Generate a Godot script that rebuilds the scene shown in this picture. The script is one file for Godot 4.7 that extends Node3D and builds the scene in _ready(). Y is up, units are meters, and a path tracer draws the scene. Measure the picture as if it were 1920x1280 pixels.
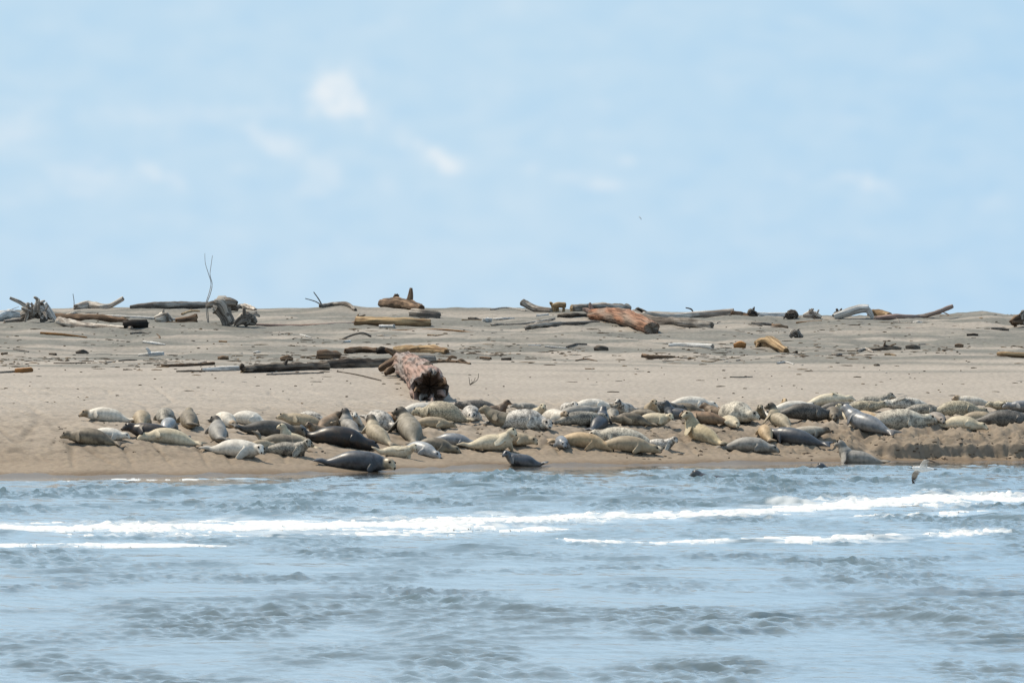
extends Node3D
# A sandbar with a colony of harbour seals, driftwood on the dune behind, water in front.
# Metres, y up. The camera stands 3.65 m above the water and looks along -Z; d is the distance along -Z.

const F := 10000.0
const EYE_H := 3.65

var rng := RandomNumberGenerator.new()
var M := {}
var lut := []
var na := FastNoiseLite.new()
var nb := FastNoiseLite.new()
var nc := FastNoiseLite.new()
var nd := FastNoiseLite.new()
var ne := FastNoiseLite.new()
var eye_mesh: ArrayMesh
var names := {}


func _ready() -> void:
	rng.seed = 7
	make_camera_and_sky()
	make_noises()
	make_materials()
	make_profile()
	build_sand()
	build_water()
	build_driftwood()
	build_debris()
	build_seals()
	build_gull()


# ------------------------------------------------------------------ camera, sky, sun
func make_camera_and_sky() -> void:
	var cam := Camera3D.new()
	cam.name = "camera"
	cam.position = Vector3(0, EYE_H, 0)
	cam.rotation.x = -atan(40.0 / F)
	cam.fov = rad_to_deg(2.0 * atan(640.0 / F))
	cam.near = 1.0
	cam.far = 6000.0
	add_child(cam)
	cam.current = true

	var env := Environment.new()
	env.background_mode = Environment.BG_SKY
	env.tonemap_mode = Environment.TONE_MAPPER_LINEAR
	env.tonemap_exposure = 1.15
	env.sdfgi_enabled = true
	env.ssao_enabled = true
	env.ssil_enabled = true
	var sky := Sky.new()
	var pano := PanoramaSkyMaterial.new()
	pano.panorama = sky_picture()
	sky.sky_material = pano
	env.sky = sky
	var we := WorldEnvironment.new()
	we.name = "world_environment"
	we.environment = env
	add_child(we)

	var sun := DirectionalLight3D.new()
	sun.name = "sun"
	sun.light_energy = 1.6
	sun.light_color = Color(1.0, 0.95, 0.87)
	sun.light_angular_distance = 0.5
	sun.shadow_enabled = true
	add_child(sun)
	var to_sun := Vector3(-0.50, 0.88, -0.34)
	sun.look_at_from_position(to_sun * 50.0, Vector3.ZERO, Vector3.UP)


func sky_picture() -> ImageTexture:
	# air and clouds only: pale blue by the horizon, deeper overhead, soft thin clouds all round
	var w := 4096
	var h := 2048
	var data := PackedFloat32Array()
	data.resize(w * h * 3)
	var big := FastNoiseLite.new()
	big.seed = 11
	big.noise_type = FastNoiseLite.TYPE_SIMPLEX_SMOOTH
	big.frequency = 1.0
	big.fractal_octaves = 4
	# clouds seen ahead: [azimuth in degrees to the right, elevation, half width, half height, strength, tilt]
	var puffs := [
		[-1.86, 2.42, 0.36, 0.24, 0.62, -0.08], [-1.70, 2.22, 0.26, 0.12, 0.30, -0.3], [-2.10, 2.40, 0.16, 0.12, 0.4, 0.0],
		[-2.62, 1.92, 0.34, 0.13, 0.40, -0.4], [-2.50, 1.82, 0.16, 0.10, 0.22, -0.2], [-1.12, 1.92, 0.20, 0.10, 0.45, -0.5], [-0.90, 1.78, 0.18, 0.09, 0.50, -0.5], [-0.70, 1.68, 0.17, 0.12, 0.55, -0.1],
		[-3.85, 1.60, 0.16, 0.07, 0.40, -0.35], [-3.62, 1.50, 0.14, 0.07, 0.35, -0.3], [-4.55, 1.55, 0.42, 0.18, 0.26, 0.0], [-2.05, 1.62, 0.28, 0.12, 0.26, -0.35], [-2.1, 1.42, 0.34, 0.12, 0.20, 0.1], [-5.35, 2.05, 0.4, 0.2, 0.24, 0.3], [-2.95, 1.60, 0.20, 0.06, 0.2, 0.2],
		[0.55, 1.56, 0.28, 0.05, 0.30, -0.10], [1.0, 1.45, 0.20, 0.06, 0.42, -0.15], [1.25, 1.72, 0.10, 0.05, 0.30, 0.0], [-1.4, 1.48, 0.12, 0.07, 0.25, 0.0],
		[3.62, 1.52, 0.22, 0.06, 0.32, -0.12], [3.92, 1.46, 0.24, 0.09, 0.36, -0.12], [3.0, 1.55, 0.14, 0.07, 0.16, 0.0], [5.2, 1.25, 0.3, 0.08, 0.16, 0.0],
		[-3.4, 2.2, 1.3, 0.09, 0.18, 0.05], [-1.9, 0.75, 0.5, 0.08, 0.14, 0.0], [0.6, 2.1, 0.5, 0.2, 0.08, 0.1]]
	for y in range(0, h):
		var el := 90.0 - (y + 0.5) / h * 180.0
		var e := maxf(el, 0.0)
		var up := 1.0 - exp(-e / 50.0)
		var low := exp(-e / 1.6)
		var r0 := lerpf(0.470, 0.31, up) + 0.010 * low
		var g0 := lerpf(0.640, 0.43, up) - 0.010 * low
		var b0 := lerpf(0.770, 0.60, up) - 0.010 * low
		var ce := cos(deg_to_rad(el))
		var se := sin(deg_to_rad(el))
		for x in range(0, w):
			var i := (y * w + x) * 3
			var r := r0
			var g := g0
			var b := b0
			if el > 0.0:
				var az := wrapf((x + 0.5) / w * 360.0, -180.0, 180.0)
				# the side towards the sun is paler, the other bluer
				var side := sin(deg_to_rad(az)) * exp(-absf(az) / 60.0) * 4.0
				r -= 0.11 * maxf(side, 0.0) - 0.015 * minf(side, 0.0)
				g -= 0.065 * maxf(side, 0.0) - 0.008 * minf(side, 0.0)
				var a := deg_to_rad(az)
				var c := 0.0
				var ahead := smoothstep(13.0, 7.0, absf(az)) * smoothstep(9.0, 4.5, el)
				if ahead > 0.0:
					var n := big.get_noise_3d(az * 1.4, el * 3.2, 3.0)
					var n2 := big.get_noise_3d(az * 3.6, el * 6.0, 9.0) + 0.6 * big.get_noise_3d(az * 10.0, el * 14.0, 5.0)
					for p in puffs:
						var dx: float = az - p[0]
						var dy: float = el - p[1] - dx * p[5]
						if absf(dx) > p[2] * 2.2 or absf(dy) > p[3] * 2.6:
							continue
						var q: float = dx * dx / (p[2] * p[2]) + dy * dy / (p[3] * p[3])
						c += p[4] * 0.95 * smoothstep(0.08, 0.95, exp(-q * 0.8) * 0.9 + n2 * 0.75 * exp(-q * 0.45) + n * 0.2)
					c += maxf(0.0, n) * 0.14 + maxf(0.0, big.get_noise_3d(az * 0.9, el * 5.0, 20.0) + 0.35 * n2) * 0.16 * smoothstep(0.2, 1.0, el)
					r -= 0.05 * maxf(0.0, -n) * ahead
					g -= 0.03 * maxf(0.0, -n) * ahead
					c *= ahead
				if ahead < 1.0:
					c += (1.0 - ahead) * maxf(0.0, big.get_noise_3d(sin(a) * ce * 3.0, se * 9.0, cos(a) * ce * 3.0) - 0.05) * 0.9
				c = clampf(c, 0.0, 0.85)
				r = lerpf(r, 0.76, c)
				g = lerpf(g, 0.79, c)
				b = lerpf(b, 0.81, c)
			data[i] = r
			data[i + 1] = g
			data[i + 2] = b
	return ImageTexture.create_from_image(Image.create_from_data(w, h, false, Image.FORMAT_RGBF, data.to_byte_array()))


# ------------------------------------------------------------------ helpers
func make_noises() -> void:
	for p in [[na, 21, 1.0, 3], [nb, 22, 1.0, 2], [nc, 23, 1.0, 4], [nd, 24, 1.0, 1], [ne, 25, 1.0, 2]]:
		var n: FastNoiseLite = p[0]
		n.seed = p[1]
		n.noise_type = FastNoiseLite.TYPE_SIMPLEX_SMOOTH
		n.frequency = p[2]
		n.fractal_octaves = p[3]
	ne.noise_type = FastNoiseLite.TYPE_CELLULAR
	ne.cellular_return_type = FastNoiseLite.RETURN_DISTANCE
	ne.fractal_type = FastNoiseLite.FRACTAL_NONE


func grey_noise(kind: int, freq: float, octaves: int, seed_: int, stops: Array, size := 512) -> NoiseTexture2D:
	var n := FastNoiseLite.new()
	n.noise_type = kind
	n.frequency = freq
	n.fractal_octaves = octaves
	n.seed = seed_
	if kind == FastNoiseLite.TYPE_CELLULAR:
		n.cellular_return_type = FastNoiseLite.RETURN_DISTANCE
		n.fractal_type = FastNoiseLite.FRACTAL_NONE
		n.domain_warp_enabled = true
		n.domain_warp_amplitude = 14.0
		n.domain_warp_frequency = 0.03
	var t := NoiseTexture2D.new()
	t.noise = n
	t.width = size
	t.height = size
	t.seamless = true
	var ramp := Gradient.new()
	var off := PackedFloat32Array()
	var col := PackedColorArray()
	for s in stops:
		off.append(s[0])
		col.append(s[1] if s[1] is Color else Color(s[1], s[1], s[1]))
	ramp.offsets = off
	ramp.colors = col
	t.color_ramp = ramp
	return t


func bump_noise(freq: float, octaves: int, seed_: int, strength: float, size := 512) -> NoiseTexture2D:
	var n := FastNoiseLite.new()
	n.noise_type = FastNoiseLite.TYPE_SIMPLEX_SMOOTH
	n.frequency = freq
	n.fractal_octaves = octaves
	n.seed = seed_
	var t := NoiseTexture2D.new()
	t.noise = n
	t.width = size
	t.height = size
	t.seamless = true
	t.as_normal_map = true
	t.bump_strength = strength
	return t


func mat(called: String, rough: float, tex: Texture2D, scale: float, spec := 0.5, world := false) -> StandardMaterial3D:
	var m := StandardMaterial3D.new()
	m.resource_name = called
	m.roughness = rough
	m.metallic_specular = spec
	m.vertex_color_use_as_albedo = true
	if tex:
		m.albedo_texture = tex
		m.uv1_triplanar = true
		m.uv1_world_triplanar = world
		m.uv1_scale = Vector3(scale, scale, scale)
	return m


func make_materials() -> void:
	var simplex := FastNoiseLite.TYPE_SIMPLEX_SMOOTH
	var cell := FastNoiseLite.TYPE_CELLULAR
	M.sand = mat("sand", 0.95, grey_noise(simplex, 0.02, 5, 3, [[0.0, 0.80], [0.5, 0.93], [1.0, 1.0]], 1024), 0.25, 0.3, true)
	M.sand.normal_enabled = true
	M.sand.normal_texture = bump_noise(0.03, 5, 5, 6.0)
	M.sand.normal_scale = 0.35
	M.wet = mat("wet_sand", 0.40, grey_noise(simplex, 0.02, 4, 4, [[0.0, 0.84], [1.0, 1.0]]), 0.25, 0.5, true)
	M.water = mat("water", 0.07, null, 1.0, 0.75)
	M.water.normal_enabled = true
	M.water.normal_texture = bump_noise(0.022, 4, 8, 5.0)
	M.water.uv1_triplanar = true
	M.water.uv1_world_triplanar = true
	M.water.uv1_scale = Vector3(0.7, 0.7, 0.7)
	M.water.normal_scale = 0.48
	M.water.clearcoat_enabled = true
	M.water.clearcoat = 1.0
	M.water.clearcoat_roughness = 0.10
	M.foam = mat("foam", 0.9, grey_noise(simplex, 0.03, 4, 9, [[0.0, 0.78], [0.5, 0.94], [1.0, 1.0]]), 0.5, 0.3, true)
	var fine := grey_noise(simplex, 0.03, 5, 12, [[0.0, 0.72], [0.45, 0.93], [1.0, 1.0]])
	M.fur = mat("dry_fur", 0.62, fine, 0.8, 0.4)
	M.wetfur = mat("wet_fur", 0.42, fine, 0.8, 0.45)
	M.spots = mat("spotted_fur", 0.58, grey_noise(cell, 0.055, 1, 14, [[0.0, 0.22], [0.12, 0.35], [0.22, 0.92], [1.0, 1.0]]), 0.62, 0.4)
	M.speck = mat("speckled_fur", 0.58, grey_noise(simplex, 0.06, 4, 15, [[0.0, 0.55], [0.40, 0.68], [0.54, 0.97], [1.0, 1.0]]), 0.62, 0.4)
	M.rings = mat("ringed_fur", 0.5, grey_noise(cell, 0.06, 1, 16, [[0.0, 1.0], [0.12, 0.95], [0.3, 0.55], [1.0, 0.5]]), 1.25, 0.45)
	M.wood = mat("weathered_wood", 0.88, grey_noise(simplex, 0.035, 5, 17, [[0.0, 0.5], [0.34, 0.68], [0.5, 0.92], [1.0, 1.0]]), 0.9, 0.3)
	M.wood.uv1_triplanar = false
	M.wood.uv1_scale = Vector3(1.0, 0.035, 1.0)
	M.wood.normal_enabled = true
	M.wood.normal_texture = bump_noise(0.05, 5, 18, 8.0)
	M.wood.normal_scale = 0.45
	M.bits = mat("beach_bits", 0.9, null, 1.0, 0.3)
	M.eye = StandardMaterial3D.new()
	M.eye.resource_name = "dark_eye"
	M.eye.albedo_color = Color(0.06, 0.05, 0.05)
	M.eye.roughness = 0.5
	M.eye.metallic_specular = 0.2
	M.feather = mat("feather", 0.75, grey_noise(simplex, 0.06, 3, 19, [[0.0, 0.85], [1.0, 1.0]]), 4.0, 0.3)
	# one small low sphere is shared by all eyes and noses
	var s := SphereMesh.new()
	s.radius = 1.0
	s.height = 2.0
	s.radial_segments = 8
	s.rings = 3
	eye_mesh = ArrayMesh.new()
	eye_mesh.add_surface_from_arrays(Mesh.PRIMITIVE_TRIANGLES, s.get_mesh_arrays())


func numbered(called: String) -> String:
	var n: int = names.get(called, 0)
	names[called] = n + 1
	return called if n == 0 else "%s_%03d" % [called, n]


func tag(o: Node, label: String, category: String, group := "") -> void:
	o.set_meta("label", label)
	o.set_meta("category", category)
	if group != "":
		o.set_meta("group", group)


func put(called: String, mesh: Mesh, m: Material, parent: Node = null) -> MeshInstance3D:
	var o := MeshInstance3D.new()
	o.mesh = mesh
	o.material_override = m
	if parent:
		o.name = called
		parent.add_child(o, true)
	else:
		o.name = numbered(called)
		add_child(o)
	return o


func grid(v: PackedVector3Array, c: PackedColorArray, cols: int, rows: int, wrap := false) -> ArrayMesh:
	return shape_of(v, c, grid_faces(cols, rows, wrap))


func grid_faces(cols: int, rows: int, wrap: bool) -> PackedInt32Array:
	var f := PackedInt32Array()
	var across := cols if wrap else cols - 1
	f.resize((rows - 1) * across * 6)
	var k := 0
	for r in rows - 1:
		for q in across:
			var a := r * cols + q
			var b := r * cols + (q + 1) % cols
			f[k] = a
			f[k + 1] = a + cols
			f[k + 2] = b
			f[k + 3] = b
			f[k + 4] = a + cols
			f[k + 5] = b + cols
			k += 6
	return f


func shape_of(v: PackedVector3Array, c: PackedColorArray, f: PackedInt32Array, uv := PackedVector2Array()) -> ArrayMesh:
	var n := PackedVector3Array()
	n.resize(v.size())
	for k in range(0, f.size(), 3):
		var p := v[f[k]]
		var x := (v[f[k + 2]] - p).cross(v[f[k + 1]] - p)
		n[f[k]] += x
		n[f[k + 1]] += x
		n[f[k + 2]] += x
	for k in n.size():
		n[k] = n[k].normalized()
	var a := []
	a.resize(Mesh.ARRAY_MAX)
	a[Mesh.ARRAY_VERTEX] = v
	a[Mesh.ARRAY_NORMAL] = n
	a[Mesh.ARRAY_COLOR] = c
	a[Mesh.ARRAY_INDEX] = f
	if uv.size():
		a[Mesh.ARRAY_TEX_UV] = uv
	var m := ArrayMesh.new()
	m.add_surface_from_arrays(Mesh.PRIMITIVE_TRIANGLES, a)
	return m


# ------------------------------------------------------------------ terrain
func make_profile() -> void:
	# three cross-sections of the sandbar (left, middle, right) as sight-line heights at distances
	var left := [[-0.9, 100], [-0.45, 114], [896, 0], [882, 124.7], [866, 126.0], [846, 127.5], [800, 130.2], [782, 132.6], [764, 137.0], [748, 143.0], [720, 151.5], [690, 159.5], [650, 171.0], [620, 181.0], [600, 189.0], [582, 198.0]]
	var mid := [[-0.9, 106], [-0.45, 122], [875, 0], [862, 133.7], [846, 134.9], [806, 137.2], [790, 139.2], [772, 142.8], [752, 149.0], [720, 156.0], [690, 162.0], [650, 172.0], [620, 182.0], [600, 190.0], [582, 198.0]]
	var right := [[-0.9, 110], [-0.45, 127], [866, 0], [859, 138.1], [834, 138.2], [816, 139.2], [800, 140.3], [782, 143.3], [758, 149.5], [720, 157.0], [690, 163.0], [650, 173.0], [622, 183.0], [605, 190.0], [590, 198.0]]
	var slope := [[-0.9, 109], [-0.45, 126], [868, 0], [858, 137.1], [845, 138.1], [804, 140.2], [788, 142.2], [772, 145.4], [755, 150.5], [720, 157.0], [690, 163.0], [650, 173.0], [621, 182.5], [603, 190.0], [587, 198.0]]
	for col in [left, mid, slope, right]:
		var ds := PackedFloat32Array()
		var ys := PackedFloat32Array()
		for p in col:
			if p[0] < 10.0:
				ds.append(p[1])
				ys.append(p[0])
			elif p[1] == 0:
				ds.append(EYE_H * F / (p[0] - 600.0))
				ys.append(0.0)
			else:
				ds.append(p[1])
				ys.append(EYE_H + (600.0 - p[0]) / F * p[1])
		var top := ys[ys.size() - 1]
		for p in [[202.0, top - 0.02], [212.0, top - 0.6], [240.0, 2.2], [300.0, -0.6], [340.0, -2.0]]:
			ds.append(p[0])
			ys.append(p[1])
		# monotone cubic through the knots, sampled every 5 cm
		var n := ds.size()
		var tang := PackedFloat32Array()
		for k in n:
			if k == 0 or k == n - 1:
				tang.append(0.0)
				continue
			var s0 := (ys[k] - ys[k - 1]) / (ds[k] - ds[k - 1])
			var s1 := (ys[k + 1] - ys[k]) / (ds[k + 1] - ds[k])
			tang.append(0.0 if s0 * s1 <= 0.0 else 2.0 * s0 * s1 / (s0 + s1))
		var table := PackedFloat32Array()
		var k2 := 0
		for i in 4801:
			var d := 100.0 + i * 0.05
			while k2 < n - 2 and d > ds[k2 + 1]:
				k2 += 1
			var wd := ds[k2 + 1] - ds[k2]
			var t := clampf((d - ds[k2]) / wd, 0.0, 1.0)
			var t2 := t * t
			var t3 := t2 * t
			table.append((2 * t3 - 3 * t2 + 1) * ys[k2] + (t3 - 2 * t2 + t) * wd * tang[k2] + (-2 * t3 + 3 * t2) * ys[k2 + 1] + (t3 - t2) * wd * tang[k2 + 1])
		lut.append(table)


func crest(u: float) -> float:
	# how far the skyline stands above the plain profile, in the sight lines of the photograph
	var k := [[-400, 2], [0, -1], [110, 1], [180, 6], [320, 7], [480, 3], [560, 4], [640, 9], [720, 4], [820, 2], [950, 3], [1060, 3], [1200, 0], [1300, -2], [1420, 0], [1560, -3], [1650, -2], [1760, 0], [1850, 4], [1895, -1], [1960, 2], [2400, 3]]
	for i in k.size() - 1:
		if u < k[i + 1][0]:
			var t := clampf((u - k[i][0]) / float(k[i + 1][0] - k[i][0]), 0.0, 1.0)
			return lerpf(k[i][1], k[i + 1][1], t * t * (3.0 - 2.0 * t))
	return 3.0


const COLUMN_X := [-10.2, 0.0, 8.2, 10.6]


func base_height(x: float, d: float) -> float:
	var i := (clampf(d, 100.0, 339.9) - 100.0) * 20.0
	var a := int(i)
	var t := i - a
	var c := 0
	while c < 2 and x > COLUMN_X[c + 1]:
		c += 1
	var w := clampf((x - COLUMN_X[c]) / (COLUMN_X[c + 1] - COLUMN_X[c]), 0.0, 1.0)
	w = w * w * (3.0 - 2.0 * w) * 0.5 + w * 0.5
	if c == 2:
		w = clampf(w + 1.0 * nb.get_noise_2d(x * 0.65, 33.0) * smoothstep(0.0, 0.4, w) + 0.45 * nb.get_noise_2d(x * 2.4, 60.0) * smoothstep(0.0, 0.4, w), 0.0, 1.0)
	var q: PackedFloat32Array = lut[c]
	var q2: PackedFloat32Array = lut[c + 1]
	var y := lerpf(lerpf(q[a], q[a + 1], t), lerpf(q2[a], q2[a + 1], t), w)
	if d > 180.0:
		y += crest(960.0 + x / d * F) / F * 198.0 * smoothstep(180.0, 196.0, d)
	return y


func height(x: float, d: float) -> float:
	var dd := d
	if x > 3.5 and d > 134.0 and d < 143.0:
		dd += (nb.get_noise_2d(x * 0.4, 5.0) * 0.40 + nb.get_noise_2d(x * 1.3, 9.0) * 0.10 + nb.get_noise_2d(x * 5.0, d * 5.0) * 0.035) * smoothstep(3.5, 8.0, x) * smoothstep(143.0, 141.0, d)
	var y := base_height(x, dd)
	if d < 120.0 or d > 215.0:
		return y
	var shore := smoothstep(0.08, 0.32, y)
	if d < 158.0:
		# ground trampled by the animals, roughest on the right-hand bank
		var rough := shore * smoothstep(156.0, 147.0, d)
		if rough > 0.0:
			# hummocks pushed up by flippers and bellies
			y += rough * 0.03 * absf(nb.get_noise_2d(x * 1.7 + 8.0, d * 1.0))
			# furrows where the animals hauled themselves up from the water
			var furrow := absf(nd.get_noise_2d(x * 0.55 + d * 0.12, d * 0.07 + 50.0))
			y -= 0.045 * rough * smoothstep(0.12, 0.0, furrow)
			if x > 7.0:
				rough *= lerpf(1.0, 0.45 + 0.55 * smoothstep(0.35, 0.6, y), smoothstep(7.0, 9.0, x))
			var side := lerpf(0.55, 1.0, smoothstep(-3.0, 2.0, x)) + 1.3 * smoothstep(5.0, 9.0, x) * smoothstep(144.0, 141.0, d)
			y += rough * side * (nc.get_noise_2d(x * 1.1, d * 0.9) * 0.065 + (absf(nb.get_noise_2d(x * 2.6, d * 2.2)) - 0.25) * 0.07 + nb.get_noise_2d(x * 6.0, d * 5.0) * 0.020)
	if d > 146.0:
		y += shore * smoothstep(146.0, 152.0, d) * (nb.get_noise_2d(x * 0.5, d * 0.4) * 0.012 + nb.get_noise_2d(x * 3.0, d * 2.5) * 0.007)
	if d > 160.0:
		var dune := smoothstep(160.0, 172.0, d) * smoothstep(203.0, 193.0, d)
		y += dune * (na.get_noise_2d(x * 0.16, d * 0.20) * 0.20 + nc.get_noise_2d(x * 0.7, d * 0.7) * 0.045)
	return y


func ground(u: float, v: float) -> Vector3:
	# where a sight line of the photograph meets the sand
	var s := (u - 960.0) / F
	var d := 119.0
	var last := 9999.0
	while d < 199.0:
		var seen := 600.0 - (base_height(s * d, d) - EYE_H) / d * F
		if seen <= v:
			if last < 9000.0:
				d -= 0.25 * (v - seen) / maxf(last - seen, 0.001)
			break
		last = seen
		d += 0.25
	d = minf(d, 198.5)
	return Vector3(s * d, height(s * d, d), -d)


func slope_at(p: Vector3, reach := 0.4) -> Vector3:
	var gx := (height(p.x + reach, -p.z) - height(p.x - reach, -p.z)) / (2.0 * reach)
	var gd := (height(p.x, -p.z + reach) - height(p.x, -p.z - reach)) / (2.0 * reach)
	return Vector3(-gx, 1.0, gd).normalized()


func fan(fine: int, spread: float) -> PackedFloat32Array:
	# columns: fine in the middle, coarse far out to both sides
	var t := PackedFloat32Array()
	for k in [-60.0, -25.0, -12.0, -7.0, -4.5, -3.2, -2.4, -1.9, -1.6]:
		t.append(k)
	for k in fine + 1:
		t.append(-spread + 2.0 * spread * k / fine)
	for k in [1.6, 1.9, 2.4, 3.2, 4.5, 7.0, 12.0, 25.0, 60.0]:
		t.append(k)
	return t


func build_sand() -> void:
	var cols := fan(540, 1.3)
	var rows := PackedFloat32Array()
	var d := 100.0
	while d < 340.0:
		rows.append(d)
		d += 1.0 if d < 118.0 else 0.3 if d < 123.0 else 0.1 if d < 137.0 else 0.045 if d < 139.4 else 0.1 if d < 150.0 else 0.2 if d < 202.0 else 4.0
	var n := cols.size()
	var v := PackedVector3Array()
	var c := PackedColorArray()
	v.resize(n * rows.size())
	c.resize(n * rows.size())
	var wet := Vector3(0.165, 0.122, 0.084)
	var damp := Vector3(0.258, 0.206, 0.155)
	var tan := Vector3(0.316, 0.265, 0.213)
	var pale := Vector3(0.346, 0.306, 0.264)
	var grey := Vector3(0.178, 0.172, 0.153)
	for r in rows.size():
		d = rows[r]
		for q in n:
			var x := cols[q] * d * 0.096
			var y := height(x, d)
			v[r * n + q] = Vector3(x, y, -d)
			var k: Vector3
			var wave := nb.get_noise_2d(x * 0.35, d * 0.3)
			if y < 1.6:
				k = wet.lerp(damp, smoothstep(0.03, 0.16, y + wave * 0.05))
				k = k.lerp(tan, smoothstep(0.30, 1.1, y + wave * 0.2 - 0.22 * smoothstep(1.0, 8.0, x)))
				# fresh sand turned over by the animals is damp and darker
				k *= 1.0 - 0.20 * smoothstep(0.10, 0.0, absf(nd.get_noise_2d(x * 0.55 + d * 0.12, d * 0.07 + 50.0))) * smoothstep(0.25, 0.5, y) * smoothstep(150.0, 146.0, d)
				k *= 1.0 - 0.28 * smoothstep(0.02, 0.4, nc.get_noise_2d(x * 1.6, d * 1.1)) * smoothstep(0.25, 0.5, y) * smoothstep(150.0, 146.0, d)
			else:
				k = tan
			k = k.lerp(pale, smoothstep(1.0, 1.6, y))
			var band := na.get_noise_2d(x * 0.07, d * 0.35)
			k = k.lerp(grey, smoothstep(2.15, 2.75, y + band * 0.7) * clampf(0.85 + band * 1.6, 0.15, 1.0))
			k *= 1.0 + 0.06 * wave + 0.10 * nc.get_noise_2d(x * 0.22, d * 0.5)
			c[r * n + q] = Color(k.x, k.y, k.z)
	var o := put("sand", grid(v, c, n, rows.size()), M.sand)
	o.set_meta("kind", "structure")

	# wet sheen on the lowest strip, a film a few millimetres thick that ends where the sand dries
	var wc := 420
	var wr := 34
	var wv := PackedVector3Array()
	var wk := PackedColorArray()
	for r in wr:
		for q in wc:
			var x := -19.0 + 38.0 * q / (wc - 1)
			var near := shore_distance(x, -0.10)
			var reach := 0.07 + 0.075 * nb.get_noise_2d(x * 0.35, 3.0) + 0.03 * nb.get_noise_2d(x * 1.6, 8.0)
			var far := shore_distance(x, reach if x < 6.5 else minf(reach, 0.05))
			var dd := lerpf(near, far, r / float(wr - 1))
			wv.append(Vector3(x, height(x, dd) + 0.005 - 0.012 * smoothstep(0.85, 1.0, r / float(wr - 1)), -dd))
			wk.append(Color(0.145, 0.108, 0.078))
	o = put("wet_sand", grid(wv, wk, wc, wr), M.wet)
	o.set_meta("kind", "structure")


func shore_distance(x: float, level: float) -> float:
	var d := 118.0
	while d < 142.0 and base_height(x, d) < level:
		d += 0.1
	return d


# ------------------------------------------------------------------ water
var wave_k := PackedFloat32Array()
var wave_x := PackedFloat32Array()
var wave_d := PackedFloat32Array()
var wave_p := PackedFloat32Array()
var wave_a := PackedFloat32Array()
var wave_g := PackedInt32Array()


func make_waves() -> void:
	var r := RandomNumberGenerator.new()
	r.seed = 31
	# [length, height, spread of direction, group]
	for w in [[4.4, 0.014, 0.4, 0], [2.9, 0.017, 0.5, 0], [1.95, 0.024, 0.45, 1], [1.45, 0.026, 0.5, 1], [1.08, 0.026, 0.55, 1], [0.82, 0.0215, 0.6, 2], [0.64, 0.0200, 0.8, 2], [0.50, 0.0175, 0.8, 2], [0.40, 0.0142, 0.9, 1], [0.32, 0.0115, 1.0, 2], [0.25, 0.0090, 1.1, 2], [0.18, 0.0064, 1.1, 1], [0.135, 0.0048, 1.2, 2]]:
		var a := r.randf_range(-w[2], w[2]) + 0.25
		wave_k.append(TAU / w[0])
		wave_x.append(sin(a))
		wave_d.append(cos(a))
		wave_p.append(r.randf() * TAU)
		wave_a.append(w[1])
		wave_g.append(w[3])


func water_height(x: float, d: float, shore: float) -> float:
	var warp := nd.get_noise_2d(x * 0.22, d * 0.16)
	var g0 := 0.55 + 0.9 * nd.get_noise_2d(x * 0.10 + 40.0, d * 0.055)
	var g1 := clampf(0.12 + 1.9 * nd.get_noise_2d(x * 0.24 + 9.0, d * 0.10 + 3.0), 0.08, 1.2)
	var g2 := clampf(0.22 + 1.9 * nd.get_noise_2d(x * 0.30 - 30.0, d * 0.13 + 70.0), 0.20, 1.3)
	var chop := 0.75 + 0.55 * smoothstep(90.0, 108.0, d)
	var y := 0.0
	var count := wave_k.size() if d < 84.0 else wave_k.size() - 2
	for i in count:
		var s := sin(wave_k[i] * (wave_x[i] * x + wave_d[i] * d) + wave_p[i] + warp * (2.0 + i * 0.9))
		var m := g0 if wave_g[i] == 0 else g1 * chop if wave_g[i] == 1 else g2 * chop
		y += wave_a[i] * m * (2.6 * exp(1.7 * (s - 1.0)) - 0.9)
	return y * lerpf(0.12, 1.0, smoothstep(0.0, 9.0, shore)) * WAVES


const WAVES := 0.66


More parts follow.
